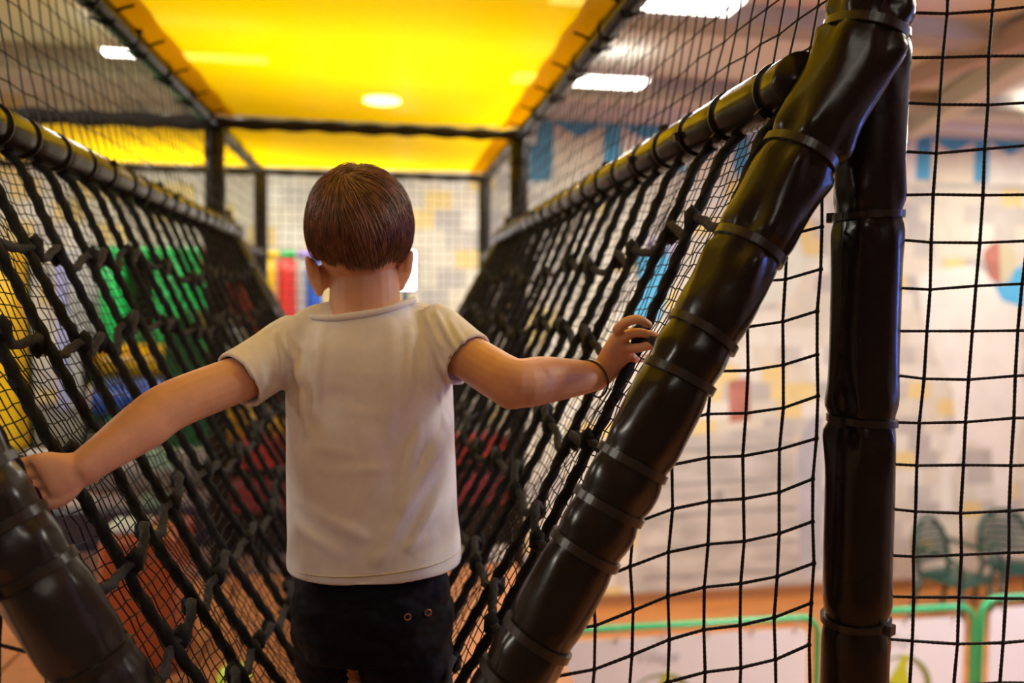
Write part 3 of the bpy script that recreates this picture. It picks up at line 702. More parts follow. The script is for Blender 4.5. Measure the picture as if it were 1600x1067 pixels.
BY = 1.25
def child():
    root = thing('person', 'child with short brown hair in a white t-shirt walking the rope bridge', 'person', W(0.06, BY, -0.80))
    # ---- head
    hc = P(562, 360, BY + 0.01); HR = (0.0705, 0.092, 0.087)
    geos = [ell(hc, HR, n=32), ell(hc + Vector((0, 0.030, -0.055)), (0.058, 0.062, 0.062), n=24),
            ell(hc + Vector((0, 0.070, -0.095)), (0.026, 0.022, 0.020)), ell(hc + Vector((0, 0.097, -0.050)), (0.011, 0.014, 0.014)), ell(hc + Vector((0, 0.090, -0.030)), (0.008, 0.012, 0.022)),
            ell(hc + Vector((0.034, 0.066, -0.062)), (0.024, 0.022, 0.024)), ell(hc + Vector((-0.034, 0.066, -0.062)), (0.024, 0.022, 0.024)),
            ell(hc + Vector((0, 0.088, -0.074)), (0.020, 0.010, 0.005)), ell(hc + Vector((0, 0.086, -0.082)), (0.017, 0.010, 0.005))]
    for s in (-1, 1):                        # ears
        ec = P(491 if s < 0 else 633, 430 if s < 0 else 421, BY + 0.012)
        q = Matrix.Rotation(math.radians(-38 * s), 3, 'Z') @ Matrix.Rotation(math.radians(14 * s), 3, 'Y')
        geos += [ell(ec, (0.0055, 0.017, 0.028), q), ell(ec + Vector((s * 0.006, -0.010, 0.012)), (0.0045, 0.008, 0.018), q), ell(ec + Vector((-s * 0.006, 0.004, -0.022)), (0.006, 0.010, 0.011), q),
                 ell(ec + Vector((-s * 0.010, 0.004, -0.004)), (0.016, 0.013, 0.020))]
    # ---- neck, trunk (mostly under the shirt)
    geos.append(limb([hc + Vector((0.004, 0.012, -0.045)), P(570, 455, BY + 0.005), P(570, 500, BY), P(572, 540, BY)], [0.050, 0.053, 0.056, 0.060], 24))
    geos.append(limb([P(462, 535, BY), P(520, 520, BY), P(622, 518, BY), P(695, 532, BY)], [0.026, 0.030, 0.030, 0.026]))
    geos.append(ring_loft([(P(574, 530, BY), (0.105, 0, 0), (0, 0.062, 0), 1), (P(575, 640, BY), (0.112, 0, 0), (0, 0.072, 0), 1), (P(580, 780, BY), (0.108, 0, 0), (0, 0.070, 0), 1), (P(585, 900, BY), (0.112, 0, 0), (0, 0.075, 0), 1), (P(585, 960, BY), (0.10, 0, 0), (0, 0.07, 0), 1)]))
    # ---- legs and feet
    la = [P(528, 950, BY), P(520, 1050, BY + 0.06), W(-0.045, BY + 0.13, -0.60), W(-0.030, BY + 0.09, -0.70), W(-0.022, BY + 0.09, -0.775)]
    ra = [P(640, 950, BY), P(636, 1060, BY + 0.0), W(0.075, BY + 0.01, -0.60), W(0.050, BY - 0.03, -0.70), W(0.035, BY - 0.05, -0.775)]
    for q in (la, ra):
        geos.append(limb(q, [0.066, 0.054, 0.044, 0.036, 0.026]))
        f = q[-1]; geos.append(limb([f + Vector((0, -0.025, -0.008)), f + Vector((0, 0.04, -0.006)), f + Vector((0.004, 0.10, -0.014))], [0.020, 0.023, 0.015]))
    # ---- right arm and hand
    sh = P(690, 535, BY); el = P(800, 597, 1.11); wr = P(934, 588, 1.165)
    geos.append(limb([sh, sh.lerp(el, 0.5), el, el.lerp(wr, 0.35), el.lerp(wr, 0.75), wr], [0.032, 0.0345, 0.0350, 0.0345, 0.0270, 0.0210], 20))
    geos.append(ell(el + Vector((0.0, -0.004, -0.006)), (0.034, 0.030, 0.032)))
    k1, k4 = P(966, 513, 1.125), P(990, 560, 1.145)
    across = (k4 - k1).normalized(); kc = (k1 + k4) / 2
    fwd = (kc - wr).normalized(); nrm = fwd.cross(across).normalized()
    if nrm.y > 0: nrm = -nrm                 # towards the camera: back of the hand
    acw = (P(944, 606, 1.165) - P(934, 570, 1.165)).normalized()
    geos.append(ring_loft([(wr - fwd * 0.004, acw * 0.0185, nrm * 0.0160, 1), (wr + fwd * 0.012, acw * 0.0230, nrm * 0.0155, 1), (wr.lerp(kc, 0.55), across * 0.0285, nrm * 0.0150, 0.9), (kc - fwd * 0.004, across * 0.0305, nrm * 0.0120, 0.85), (kc + fwd * 0.006, across * 0.0280, nrm * 0.0085, 0.9)], 28))
    def finger(pts, r):
        p = [Vector(q) for q in pts]
        geos.append(limb(p, [r * 1.15, r * 1.08, r, r * 0.84], 12, 5))
    finger([P(965, 515, 1.120), P(979, 503, 1.098), P(997, 499, 1.088), P(1013, 507, 1.086)], 0.0070)
    finger([P(974, 529, 1.126), P(991, 520, 1.110), P(1012, 522, 1.102), P(1031, 528, 1.098)], 0.0066)
    finger([P(983, 545, 1.128), P(1000, 543, 1.108), P(1016, 540, 1.096), P(1034, 540, 1.088)], 0.0064)
    finger([P(989, 560, 1.140), P(1003, 560, 1.150), P(1016, 556, 1.160), P(1022, 549, 1.168)], 0.0056)
    finger([P(948, 560, 1.170), P(964, 535, 1.185), P(984, 520, 1.190), P(1003, 514, 1.186)], 0.0075)
    # ---- left arm and hand (the hand reaches round the near left leg)
    sl = P(452, 560, BY); e2 = P(270, 633, 1.13); w2 = P(128, 732, 1.045)
    geos.append(limb([sl, sl.lerp(e2, 0.5), e2, e2.lerp(w2, 0.35), e2.lerp(w2, 0.75), w2], [0.032, 0.0335, 0.0335, 0.0330, 0.0255, 0.0215], 20))
    h1 = P(72, 745, 1.02); f2 = (h1 - w2).normalized(); a2 = (P(100, 790, 1.02) - P(62, 724, 1.02)).normalized(); n2 = f2.cross(a2).normalized()
    if n2.y > 0: n2 = -n2
    geos.append(ring_loft([(w2 - f2 * 0.010, a2 * 0.0205, n2 * 0.0180, 1), (w2 + f2 * 0.010, a2 * 0.024, n2 * 0.0165, 1), (w2.lerp(h1, 0.6), a2 * 0.0300, n2 * 0.0150, 0.9), (h1, a2 * 0.0310, n2 * 0.0120, 0.85), (h1 + f2 * 0.008, a2 * 0.029, n2 * 0.009, 0.9)], 28))
    for k in range(4):
        b = h1 + a2 * (-0.022 + 0.0148 * k); r = (0.0066, 0.0068, 0.0064, 0.0056)[k]; l = (0.9, 1.0, 0.95, 0.8)[k]
        finger([b, b + f2 * 0.022 * l + Vector((0, 0.006, 0)), b + f2 * 0.040 * l + Vector((0, -0.004, 0)), b + f2 * 0.050 * l + Vector((0, -0.022 * l, 0))], r)
    t0 = w2.lerp(h1, 0.35) + a2 * 0.018
    finger([t0, t0 + a2 * 0.010 + f2 * 0.014, t0 + a2 * 0.016 + f2 * 0.032 + Vector((0, 0.004, 0)), t0 + a2 * 0.014 + f2 * 0.050 + Vector((0, 0.008, 0))], 0.0078)
    body = voxel('body', geos, 0.0020, M_SKIN, root, 4)
    dark = mat('eye_dark', (0.02, 0.012, 0.01), 0.2); lip = mat('lips', (0.45, 0.15, 0.11), 0.45)
    for s in (-1, 1):
        e = obj('eye', ell(hc + Vector((s * 0.028, 0.0775, -0.020)), (0.0115, 0.0085, 0.0085)), mat('eye_white', (0.75, 0.73, 0.70), 0.25), body)
        obj('iris', ell(hc + Vector((s * 0.028, 0.0840, -0.020)), (0.0048, 0.0030, 0.0048)), dark, e)
        obj('eyebrow', limb([hc + Vector((s * 0.014, 0.0865, -0.002)), hc + Vector((s * 0.030, 0.083, 0.002)), hc + Vector((s * 0.042, 0.0735, -0.002))], [0.002, 0.003, 0.0015], 8), M_HAIR, body)
    obj('lips', limb([hc + Vector((-0.016, 0.091, -0.078)), hc + Vector((0, 0.098, -0.078)), hc + Vector((0.016, 0.091, -0.078))], [0.002, 0.0042, 0.002], 10), lip, body)

    # ---- hair: a close cap and several thousand strands
    rnd = random.Random(4); S = Vector(HR)
    def hair_lim(p):                        # lower hairline relative to the head centre
        if p.y > 0.045: return 0.030 + 0.35 * (p.y - 0.045)
        if p.y > -0.005: return -0.024 + 0.5 * max(0, p.y - 0.02)
        return -0.044 - 0.014 * max(0.0, 1 - (p.x / 0.05) ** 2) + 0.010 * noise.noise(Vector((p.x * 60, 3, 1)))
    fade = lambda p: min(1.0, max(0.12, (p.z - hair_lim(p)) / 0.050)) if p.y < 0.045 else 1.0     # cropped short at the nape
    bmh = bmesh.new(); bmesh.ops.create_icosphere(bmh, subdivisions=5, radius=1)
    for v in bmh.verts:
        d = v.co.normalized(); p0 = Vector((d.x * S.x, d.y * S.y, d.z * S.z)); n1 = noise.noise(d * 3.2) * 0.0018 + noise.noise(d * 9) * 0.0009
        v.co = p0 + d * ((0.0045 + n1) * fade(p0) + 0.0006)
    kill = [v for v in bmh.verts if v.co.z < hair_lim(v.co) + 0.004]
    bmesh.ops.delete(bmh, geom=kill, context='VERTS')
    bmh.transform(Matrix.Translation(hc)); hair = obj('hair', bmh, M_HAIR, root)
    crown = Vector((-0.010, -0.045, 0.075)).normalized()
    V = []; F = []; made = 0
    while made < 9000:
        d = Vector((rnd.gauss(0, 1), rnd.gauss(0, 1), rnd.gauss(0, 1))).normalized()
        p = Vector((d.x * S.x, d.y * S.y, d.z * S.z))
        if p.z < hair_lim(p) + 0.001: continue
        made += 1; fd = fade(p)
        cl = noise.noise(d * 5.0 + Vector((5, 2, 1))) * 1.1; L = rnd.uniform(0.024, 0.058) * (0.35 + 0.65 * fd); n = 8; pts = []
        lift = rnd.uniform(0.002, 0.0078) * fd + max(0, d.z) * rnd.uniform(0, 0.006); q = d.copy()
        for k in range(n):
            pos = Vector((q.x * S.x, q.y * S.y, q.z * S.z)); nn = Vector((q.x / S.x, q.y / S.y, q.z / S.z)).normalized()
            o_ = lift * (0.35 + 0.65 * math.sin(math.pi * (0.15 + 0.62 * k / (n - 1))))
            pts.append(hc + pos + nn * (o_ + 0.0035 * fd + 0.0006))
            away = (q - crown); away = away - nn * away.dot(nn)
            if away.length < 1e-4: away = Vector((1, 0, 0))
            away.normalize(); swirl = nn.cross(away) * (0.8 * math.exp(-((q - crown).length / 0.5) ** 2) + 0.34 * cl + rnd.uniform(-0.16, 0.16))
            down = Vector((0.45, -0.05, -1.0)) if q.x > -0.2 else Vector((0.25, -0.02, -1.0)); down = down - nn * down.dot(nn)
            if q.y > 0.25 and q.z > 0.1: down = Vector((0.3, 0.5, -0.3)); down = down - nn * down.dot(nn)
            dirv = (away * 0.75 + swirl + down * 0.6).normalized()
            step = L / (n - 1); w3 = pos + dirv * step; q = Vector((w3.x / S.x, w3.y / S.y, w3.z / S.z)).normalized()
            e3 = Vector((q.x * S.x, q.y * S.y, q.z * S.z))
            if e3.z < hair_lim(e3) - rnd.uniform(0.0, 0.012): break
        if len(pts) < 3: continue
        r0 = rnd.uniform(0.0004, 0.0008); rr = [r0 * (1 - 0.8 * (k / (len(pts) - 1)) ** 1.5) for k in range(len(pts))]
        v_, f_ = tube(pts, rr, 3, False); k0 = len(V); V += v_; F += [tuple(i + k0 for i in ff) for ff in f_]
    st = obj('strands', (V, F), M_HAIR, hair); st['kind'] = 'stuff'

    # ---- t-shirt
    def rg(yp, xl, xr, dep, dy=0.0, sq=0.9):
        a, b = P(xl, yp, BY), P(xr, yp, BY); return ((a + b) / 2 + Vector((0, dy, 0)), (b - a) / 2, Vector((0, dep, 0)), sq)
    hr = lambda y, xl, xr, d: (P((xl + xr) / 2, y, BY), (P(xr, y - 7, BY) - P(xl, y + 7, BY)) / 2, Vector((0, d, 0)), 0.9)
    torso = [hr(850, 470, 702, 0.092), hr(876, 466, 706, 0.098), hr(877, 452, 722, 0.112), hr(871, 450, 722, 0.113), rg(838, 449, 719, 0.112), rg(790, 447, 714, 0.108), rg(700, 447, 711, 0.102), rg(620, 446, 709, 0.098), rg(575, 448, 706, 0.094), rg(540, 452, 700, 0.086), rg(515, 466, 690, 0.076), rg(500, 480, 668, 0.070), (P(564, 487, BY), (P(648, 474, BY) - P(480, 497, BY)) / 2, Vector((0, 0.064, 0)), 0.95), (P(566, 484, BY), (P(642, 472, BY) - P(490, 494, BY)) / 2, Vector((0, 0.060, 0)), 0.95)]
    g2 = [ring_loft(torso, 56)]
    g2.append(limb([P(470, 528, BY), P(515, 512, BY), P(622, 508, BY), P(690, 522, BY)], [0.036, 0.040, 0.040, 0.040]))
    def sleeve(a, mid, e, ra, re, tilt):
        t = (e - mid).normalized(); u = Vector((0, 1, 0)); u = (u - t * u.dot(t)).normalized(); v = t.cross(u)
        t0_ = (mid - a).normalized(); v0 = t0_.cross(u).normalized()
        sk = t * tilt
        return ring_loft([(a, u * ra, v0 * ra, 1), (a.lerp(mid, 0.5), u * ra * 1.02, v0 * ra * 1.02, 1), (mid, u * (ra + re) / 2, v * (ra + re) / 2, 1), (mid.lerp(e, 0.6), u * re, v * re, 1), (e, u * re * 1.02, v * re * 1.02, 1), (e - t * 0.001, u * (re - 0.006), v * (re - 0.006), 1), (e - t * 0.022, u * (re - 0.007), v * (re - 0.007), 1)], 32)
    g2.append(sleeve(P(668, 515, BY), P(700, 538, BY - 0.03), P(733, 564, BY - 0.062), 0.047, 0.0445, 0))
    g2.append(sleeve(P(470, 535, BY), P(425, 562, BY - 0.02), P(371, 596, BY - 0.062), 0.047, 0.0440, 0))
    folds = []                               # (pixel a, pixel b, width m, height m)
    for a, b, w_, h_ in (((497, 500), (484, 660), 0.009, 0.0042), ((520, 505), (512, 620), 0.008, 0.0022), ((612, 492), (606, 700), 0.010, 0.0036), ((640, 490), (634, 660), 0.008, 0.0040), ((655, 500), (672, 640), 0.007, 0.0036), ((672, 520), (700, 680), 0.006, 0.0045), ((690, 560), (708, 640), 0.005, 0.0035),
                         ((456, 545), (468, 690), 0.007, 0.0045), ((440, 530), (462, 610), 0.005, 0.0040), ((716, 640), (575, 885), 0.011, 0.0060), ((714, 720), (630, 860), 0.008, 0.0045), ((660, 640), (618, 800), 0.009, 0.0040), ((446, 790), (600, 850), 0.009, 0.0016), ((446, 825), (540, 870), 0.008, 0.0018), ((560, 880), (690, 840), 0.009, 0.0018), ((480, 640), (470, 800), 0.012, 0.0020), ((560, 640), (600, 800), 0.016, 0.0018),
                         ((470, 700), (560, 712), 0.007, 0.0007), ((500, 742), (620, 730), 0.007, 0.0008), ((520, 640), (610, 652), 0.007, 0.0006), ((480, 600), (570, 610), 0.007, 0.0005),
                         ((418, 515), (434, 600), 0.005, 0.0040), ((436, 510), (448, 570), 0.004, 0.0035), ((396, 540), (414, 615), 0.005, 0.0025), ((380, 555), (400, 620), 0.004, 0.002), ((656, 474), (694, 560), 0.005, 0.0040), ((678, 480), (714, 560), 0.005, 0.0040), ((700, 495), (730, 555), 0.005, 0.0025)):
        folds.append((P(*a, BY - 0.09), P(*b, BY - 0.09), w_, h_ * 2.0))
    def crease(co, no):
        out = co.copy(); add = np.zeros(len(co)); back = np.clip(-no[:, 1] * 1.6 + 0.1, 0, 1)
        for a, b, w_, h_ in folds:
            ax, az, bx, bz = a.x, a.z, b.x, b.z; dx, dz = bx - ax, bz - az; L2 = dx * dx + dz * dz
            t = ((co[:, 0] - ax) * dx + (co[:, 2] - az) * dz) / L2; tc_ = np.clip(t, 0, 1)
            px, pz = ax + tc_ * dx, az + tc_ * dz; d2 = (co[:, 0] - px) ** 2 + (co[:, 2] - pz) ** 2
            side = ((co[:, 0] - ax) * dz - (co[:, 2] - az) * dx) / math.sqrt(L2)
            env = np.exp(-d2 / (2 * w_ * w_)) * np.sin(np.pi * np.clip(t, 0.0, 1.0)) ** 0.7
            add += h_ * env * (1 - 0.55 * np.clip(side / w_, -1, 1)) - h_ * 0.45 * np.exp(-d2 / (2 * (w_ * 2.2) ** 2))
        add = np.maximum(add * back, -0.0045)
        for i in range(0, len(co)):
            add[i] += 0.0012 * noise.noise(Vector((co[i, 0] * 22, co[i, 1] * 14, co[i, 2] * 10)))
        return out + no * add[:, None]
    shirt = voxel('t_shirt', g2, 0.0034, M_SHIRT, root, 6, crease)
    # collar band, hem seams
    cp = []; cc = P(566, 481, BY); ax = (P(646, 468, BY) - P(484, 494, BY)) / 2
    for k in range(48):
        a = 2 * math.pi * k / 48; sa = math.sin(a); cp.append(cc + ax * math.cos(a) + Vector((0, 0.0645 * sa, -0.010 * sa * sa if sa < 0 else -0.022 * sa * sa)))
    V, F = tube(cp, 0.0050, 10, closed=True); obj('collar', (V, F), M_SHIRT, shirt)
    hp = []
    for k in range(64):
        a = 2 * math.pi * k / 64; c = P(586, 860, BY); ca, sa = math.cos(a), math.sin(a)
        hp.append(c + Vector((0.1325 * abs(ca) ** 0.9 * (1 if ca > 0 else -1), 0.1130 * abs(sa) ** 0.9 * (1 if sa > 0 else -1), 0.0065 * ca)))
    V, F = tube(hp, 0.0010, 6, closed=True); obj('hem_stitch', (V, F), mat('cream_thread', (0.62, 0.56, 0.46), 0.9), shirt)

    # ---- shorts
    def srg(c, rx, ry, sq=0.9): return (c, Vector((rx, 0, 0)), Vector((0, ry, 0)), sq)
    g3 = [ring_loft([srg(P(582, 855, BY), 0.112, 0.080), srg(P(582, 890, BY), 0.116, 0.084), srg(P(582, 930, BY), 0.122, 0.092), srg(P(582, 975, BY), 0.120, 0.092), srg(P(582, 1010, BY), 0.105, 0.082)], 44)]
    l1, l2 = P(520, 960, BY), P(516, 1049, BY + 0.035); r1, r2 = P(636, 960, BY), P(634, 1110, BY + 0.0)
    for a, b, ra_, rb_ in ((l1, l2, 0.064, 0.051), (r1, r2, 0.074, 0.066)):
        t = (b - a).normalized(); up_ = Vector((0, 1, 0)); u = (up_ - t * up_.dot(t)).normalized(); v = t.cross(u)
        g3.append(ring_loft([(a - t * 0.02, u * ra_, v * ra_, 1), (a.lerp(b, 0.5), u * (ra_ + rb_) / 2 * 1.03, v * (ra_ + rb_) / 2 * 1.03, 1), (b, u * rb_, v * rb_, 1), (b - t * 0.001, u * (rb_ - 0.006), v * (rb_ - 0.006), 1), (b - t * 0.02, u * (rb_ - 0.007), v * (rb_ - 0.007), 1)], 32))
    def rumple(co, no):
        add = np.array([0.0045 * noise.noise(Vector((c[0] * 26, c[1] * 20, c[2] * 44))) + 0.002 * noise.noise(Vector((c[0] * 70, c[1] * 50, c[2] * 110))) for c in co]); return co + no * add[:, None]
    shorts = voxel('shorts', g3, 0.0036, M_SHORTS, root, 4, rumple)
    cop = mat('copper_rivet', (0.55, 0.22, 0.08), 0.35, metal=0.8)
    for px, py in ((637, 964), (669, 957)):
        c = P(px, py, BY - (0.0935 if px < 650 else 0.0760)); V, F = tube([c + Vector((0.0045 * math.cos(2 * math.pi * k / 14), 0.001 * math.cos(2 * math.pi * k / 14), 0.0045 * math.sin(2 * math.pi * k / 14))) for k in range(14)], 0.0011, 6, closed=True)
        obj('rivet', (V, F), cop, shorts)
    # ---- hair tie worn as a bracelet
    tf = (wr - el).normalized(); nb = Vector((0, -1, 0)); nb = (nb - tf * nb.dot(tf)).normalized(); cb = tf.cross(nb)
    if cb.z > 0: cb = -cb
    wc = el.lerp(wr, 0.95); bp = []
    for k in range(32):
        a = 2 * math.pi * k / 32; sa = math.sin(a); bp.append(wc + cb * (0.0245 * sa + (0.007 * sa ** 4 if sa > 0 else 0)) + nb * 0.0285 * math.cos(a) + tf * (0.008 * sa + 0.004 * math.cos(a)))
    V, F = tube(bp, 0.0016, 8, closed=True); br = obj('bracelet', (V, F), mat('dark_elastic', (0.03, 0.014, 0.012), 0.7), root); br['label'] = 'thin dark elastic band on the right wrist'
child()

# ------------------------------------------------------------------ play things on the decks and the hall floor
DZ = -0.78                                  # upper deck level, LZ lower deck under the bridge
LZ = -1.20
def slab_thing(name, label, cat, x0, x1, y0, y1, z0, z1, m, bevel=0.02):
    return tag(obj(name, rbox(W((x0 + x1) / 2, (y0 + y1) / 2, (z0 + z1) / 2), (x1 - x0, y1 - y0, z1 - z0), bevel), m, smooth=False), label, cat)
def decks():
    r = thing('play_deck', 'orange floor mats laid on the deck below the rope bridge', 'deck', W(-0.65, 1.6, LZ - 0.10))
    obj('deck_board', rbox(W(-0.85, 1.5, LZ - 0.06), (3.0, 4.3, 0.08), 0.01), M_NAVY, r, smooth=False)
    om = mat('orange_foam_mat', (0.34, 0.13, 0.045), 0.65, 0.12, 18, 0.2, 40)
    first = None
    for i in range(5):
        for j in range(7):
            c = W(-2.05 + 0.6 * i, -0.35 + 0.6 * j, LZ - 0.008)
            if first is None: first = obj('foam_mat', rbox(c, (0.592, 0.592, 0.024), 0.005), om, r, smooth=False); c0 = c
            else: share(first, r, c - c0)
    for x in (-2.2, 0.55):
        for y in (-0.5, 1.5, 3.5): obj('deck_leg', tube([W(x, y, -EYE), W(x, y, LZ - 0.1)], 0.03, 12), M_BLACKV, r)
    r = thing('upper_deck', 'red-edged padded deck at the far end of the rope bridge', 'deck', W(-0.9, 5.0, DZ - 0.30))
    obj('deck_top', rbox(W(-1.15, 5.05, DZ - 0.05), (3.6, 2.5, 0.10), 0.02), mat('deck_grey', (0.14, 0.13, 0.13), 0.7), r, smooth=False)
    for (px0, px1, y0, y1, m) in ((372, 792, 682, 722, M_RED), (335, 800, 748, 786, M_PINK)):
        a, b = P(px0, y0, 3.74), P(px1, y1, 3.74)
        obj('edge_pad', rbox((a + b) / 2, (abs(b.x - a.x), 0.10, abs(a.z - b.z)), 0.025, seg=3), m, r)
    a, b = P(335, 722, 3.80), P(800, 850, 3.80); obj('riser', rbox((a + b) / 2, (abs(b.x - a.x), 0.04, abs(a.z - b.z)), 0.01), M_BLACKV, r, smooth=False)
    for x in (-2.7, 0.5):
        for y in (4.0, 6.1): obj('deck_leg', tube([W(x, y, -EYE), W(x, y, DZ - 0.1)], 0.04, 12), M_BLACKV, r)
    r = thing('deck_skirt', 'row of pale teal and grey panels below the left deck edge', 'panel', P(240, 850, 3.86))
    x = 40
    for k, (w, m) in enumerate(((60, M_GREY), (58, M_WHITEPAINT), (62, M_GREY), (60, M_TEAL), (50, M_GREY))):
        a, b = P(x, 702, 3.86), P(x + w - 2, 792, 3.86); obj('panel', rbox((a + b) / 2, (abs(b.x - a.x), 0.04, abs(a.z - b.z)), 0.012), m, r, smooth=False); x += w
    a, b = P(30, 797, 3.84), P(440, 850, 3.84); obj('kick_board', rbox((a + b) / 2, (abs(b.x - a.x), 0.05, abs(a.z - b.z)), 0.012), M_NAVY, r, smooth=False)
decks()
def cyl(a, b, r, sides=24, bulge=0.0):
    n = 12; pts = [Vector(a).lerp(Vector(b), k / n) for k in range(n + 1)]; rr = [r * (1 + bulge * math.sin(math.pi * k / n)) for k in range(n + 1)]
    rr[0] *= 0.93; rr[-1] *= 0.93; return tube(pts, rr, sides)
def toys():
    Y = 5.75
    r = thing('roller_gate', 'gate of upright yellow, red and blue foam columns under a coloured rail', 'play equipment', P(450, 640, Y))
    for x0, x1, m in ((383, 437, M_YEL), (438, 463, M_GREEN), (464, 500, vinyl('purple_vinyl', (0.30, 0.20, 0.62)))):
        a, b = P(x0, 398, Y), P(x1, 398, Y); obj('top_rail', rbox((a + b) / 2, (b.x - a.x, 0.09, 0.055), 0.02), m, r)
    for x0, x1, m in ((388, 408, M_ORANGE), (411, 431, M_YEL), (433, 463, M_RED), (466, 478, M_GREY), (479, 503, M_BLUE)):
        a, b = P(x0, 410, Y), P(x1, 410, Y); c = (a + b) / 2; rad = (b.x - a.x) / 2
        obj('foam_column', cyl((c.x, c.y, EYE + DZ + 0.002), (c.x, c.y, c.z + 0.02), rad, 24, 0.04), m, r)
    # lit screen
    Y = 5.9
    r = thing('lit_screen', 'bright bluish white screen peeking past the right ear', 'screen', P(640, 640, Y))
    a, b = P(618, 392, Y), P(648, 452, Y); c = (a + b) / 2; w, h = b.x - a.x, a.z - b.z
    obj('casing', rbox(c + Vector((0, 0.03, 0)), (w + 0.03, 0.05, h + 0.03), 0.012), M_BLACKV, r); obj('display', rbox(c, (w, 0.012, h), 0.003), emis('screen_glow', (0.75, 0.82, 1.0), 6.0), r, smooth=False)
    obj('stand', cyl((c.x, c.y + 0.03, EYE + DZ), (c.x, c.y + 0.03, c.z - h / 2), 0.025, 12), M_BLACKV, r)
    obj('foot', rbox((c.x, c.y + 0.03, EYE + DZ + 0.015), (0.2, 0.2, 0.03), 0.01), M_BLACKV, r)
    # green tunnel
    Y = 5.3
    r = thing('play_tunnel', 'bright green padded play tunnel with a dark mouth', 'play equipment', P(240, 640, Y))
    def px_box(name, x0, x1, y0, y1, Y, dep, m, parent, bev=0.03, low=None):
        a, b = P(x0, y0, Y), P(x1, y1, Y); zb = b.z if low is None else EYE + low
        return obj(name, rbox(((a.x + b.x) / 2, Y + dep / 2, (a.z + zb) / 2), (abs(b.x - a.x), dep, a.z - zb), bev, seg=3), m, parent)
    px_box('side_pad', 150, 184, 386, 0, Y, 0.5, M_GREEN, r, 0.04, DZ); px_box('side_pad', 236, 322, 390, 0, Y, 0.5, M_GREEN, r, 0.05, DZ)
    px_box('lintel_pad', 150, 322, 384, 410, Y, 0.5, M_GREEN, r, 0.03); px_box('inner_shade_panel', 182, 240, 405, 0, Y + 0.3, 0.05, M_BLACKV, r, 0.01, DZ)  # black inner panel stands in for the shade inside the tunnel
    px_box('sill_pad', 182, 240, 520, 0, Y, 0.3, M_DGREEN, r, 0.03, DZ)
    # rollers
    for nm, lab, y0, y1, Y, m in (('foam_roller', 'yellow foam roller lying on the left deck above the blue one', 537, 592, 4.75, M_YEL), ('foam_roller', 'blue foam roller lying on the left deck under the yellow one', 590, 650, 4.60, M_BLUE)):
        a, b = P(152, (y0 + y1) / 2, Y), P(268, (y0 + y1) / 2, Y); rad = (P(200, y0, Y).z - P(200, y1, Y).z) / 2
        t = thing(nm, lab, 'foam roller', (a + b) / 2 - Vector((0, 0, rad)), 'foam rollers on the left deck'); a.z = b.z = (a.z + b.z) / 2
        obj('padding', cyl(a, b, rad, 28), m, t)
        for e, s in ((a, -1), (b, 1)): obj('end_cap', cyl(e + Vector((s * 0.004, 0, 0)), e + Vector((s * 0.03, 0, 0)), rad * 0.7, 20), M_WHITEPAINT, t)
    t = thing('roller_stand', 'dark stand that carries the yellow and blue rollers', 'stand', P(210, 668, 4.72))
    for x in (148, 272):
        q = P(x, 600, 4.70); obj('upright', rbox((q.x, q.y, EYE + DZ + 0.25), (0.03, 0.30, 0.50), 0.008), M_BLACKV, t, smooth=False)
    # wedge
    Y = 4.35; p = [P(258, 605, Y), P(300, 490, Y), P(372, 600, Y)]; z = EYE + DZ; p[0].z = p[2].z = z; p[1].z = P(300, 486, Y).z
    poly = [p[0], Vector((p[0].x, Y, p[1].z - 0.10)), Vector((p[0].x + 0.12, Y, p[1].z)), Vector((p[2].x + 0.02, Y, z + 0.06)), Vector((p[2].x + 0.02, Y, z))]
    t = thing('ramp_wedge', 'dark green foam ramp standing in front of the green tunnel', 'foam ramp', (p[0] + p[2]) / 2)
    obj('foam_body', prism(poly, (0, 1, 0), 0.40), M_DGREEN, t, smooth=False)
    obj('top_pad', tube([poly[1] + Vector((0, -0.01, 0.005)), poly[2] + Vector((0, -0.01, 0.012)), poly[3] + Vector((0, -0.01, 0.012))], 0.018, 10), M_GREEN, t)
    # red chute
    Y = 4.9; t = thing('slide_chute', 'glossy red slide chute leaning by the far left leg', 'slide', P(400, 640, Y))
    pa, pb = P(338, 412, Y), P(425, 545, Y)
    obj('chute', tube(smooth_path([pa + Vector((-0.03, 0.1, 0.05)), pa, pa.lerp(pb, 0.5) + Vector((0, 0, -0.02)), pb, Vector((pb.x + 0.12, pb.y, EYE + DZ + 0.075))], 6), 0.075, 20), vinyl('red_gloss', (0.55, 0.02, 0.03), 0.12), t)
    obj('prop', cyl((pa.x, Y + 0.1, EYE + DZ), (pa.x, Y + 0.1, pa.z), 0.03, 12), M_BLACKV, t)
    # tall yellow panel at the left border
    t = thing('padded_wall_panel', 'tall yellow padded panel at the left border of the view', 'panel', P(5, 800, 4.3)); a, b = P(-60, 378, 4.3), P(30, 378, 4.3)
    obj('pad', rbox(((a.x + b.x) / 2, 4.35, (a.z + EYE + DZ) / 2), (b.x - a.x, 0.10, a.z - EYE - DZ), 0.04, seg=3), M_YEL, t)
    obj('backing', rbox(((a.x + b.x) / 2, 4.42, (a.z + EYE + DZ) / 2), (b.x - a.x, 0.03, a.z - EYE - DZ), 0.005), M_BLACKV, t, smooth=False)
    # lilac and grey panels
    t = thing('lilac_locker', 'tall pale grey locker with a lilac side behind the left rope net', 'locker', P(115, 700, 5.9))
    a, b = P(104, 388, 5.9), P(148, 388, 5.9); zb = EYE + DZ
    obj('body', rbox(((a.x + b.x) / 2, 6.05, (a.z + zb) / 2), (b.x - a.x, 0.3, a.z - zb), 0.01), M_GREY, t, smooth=False)
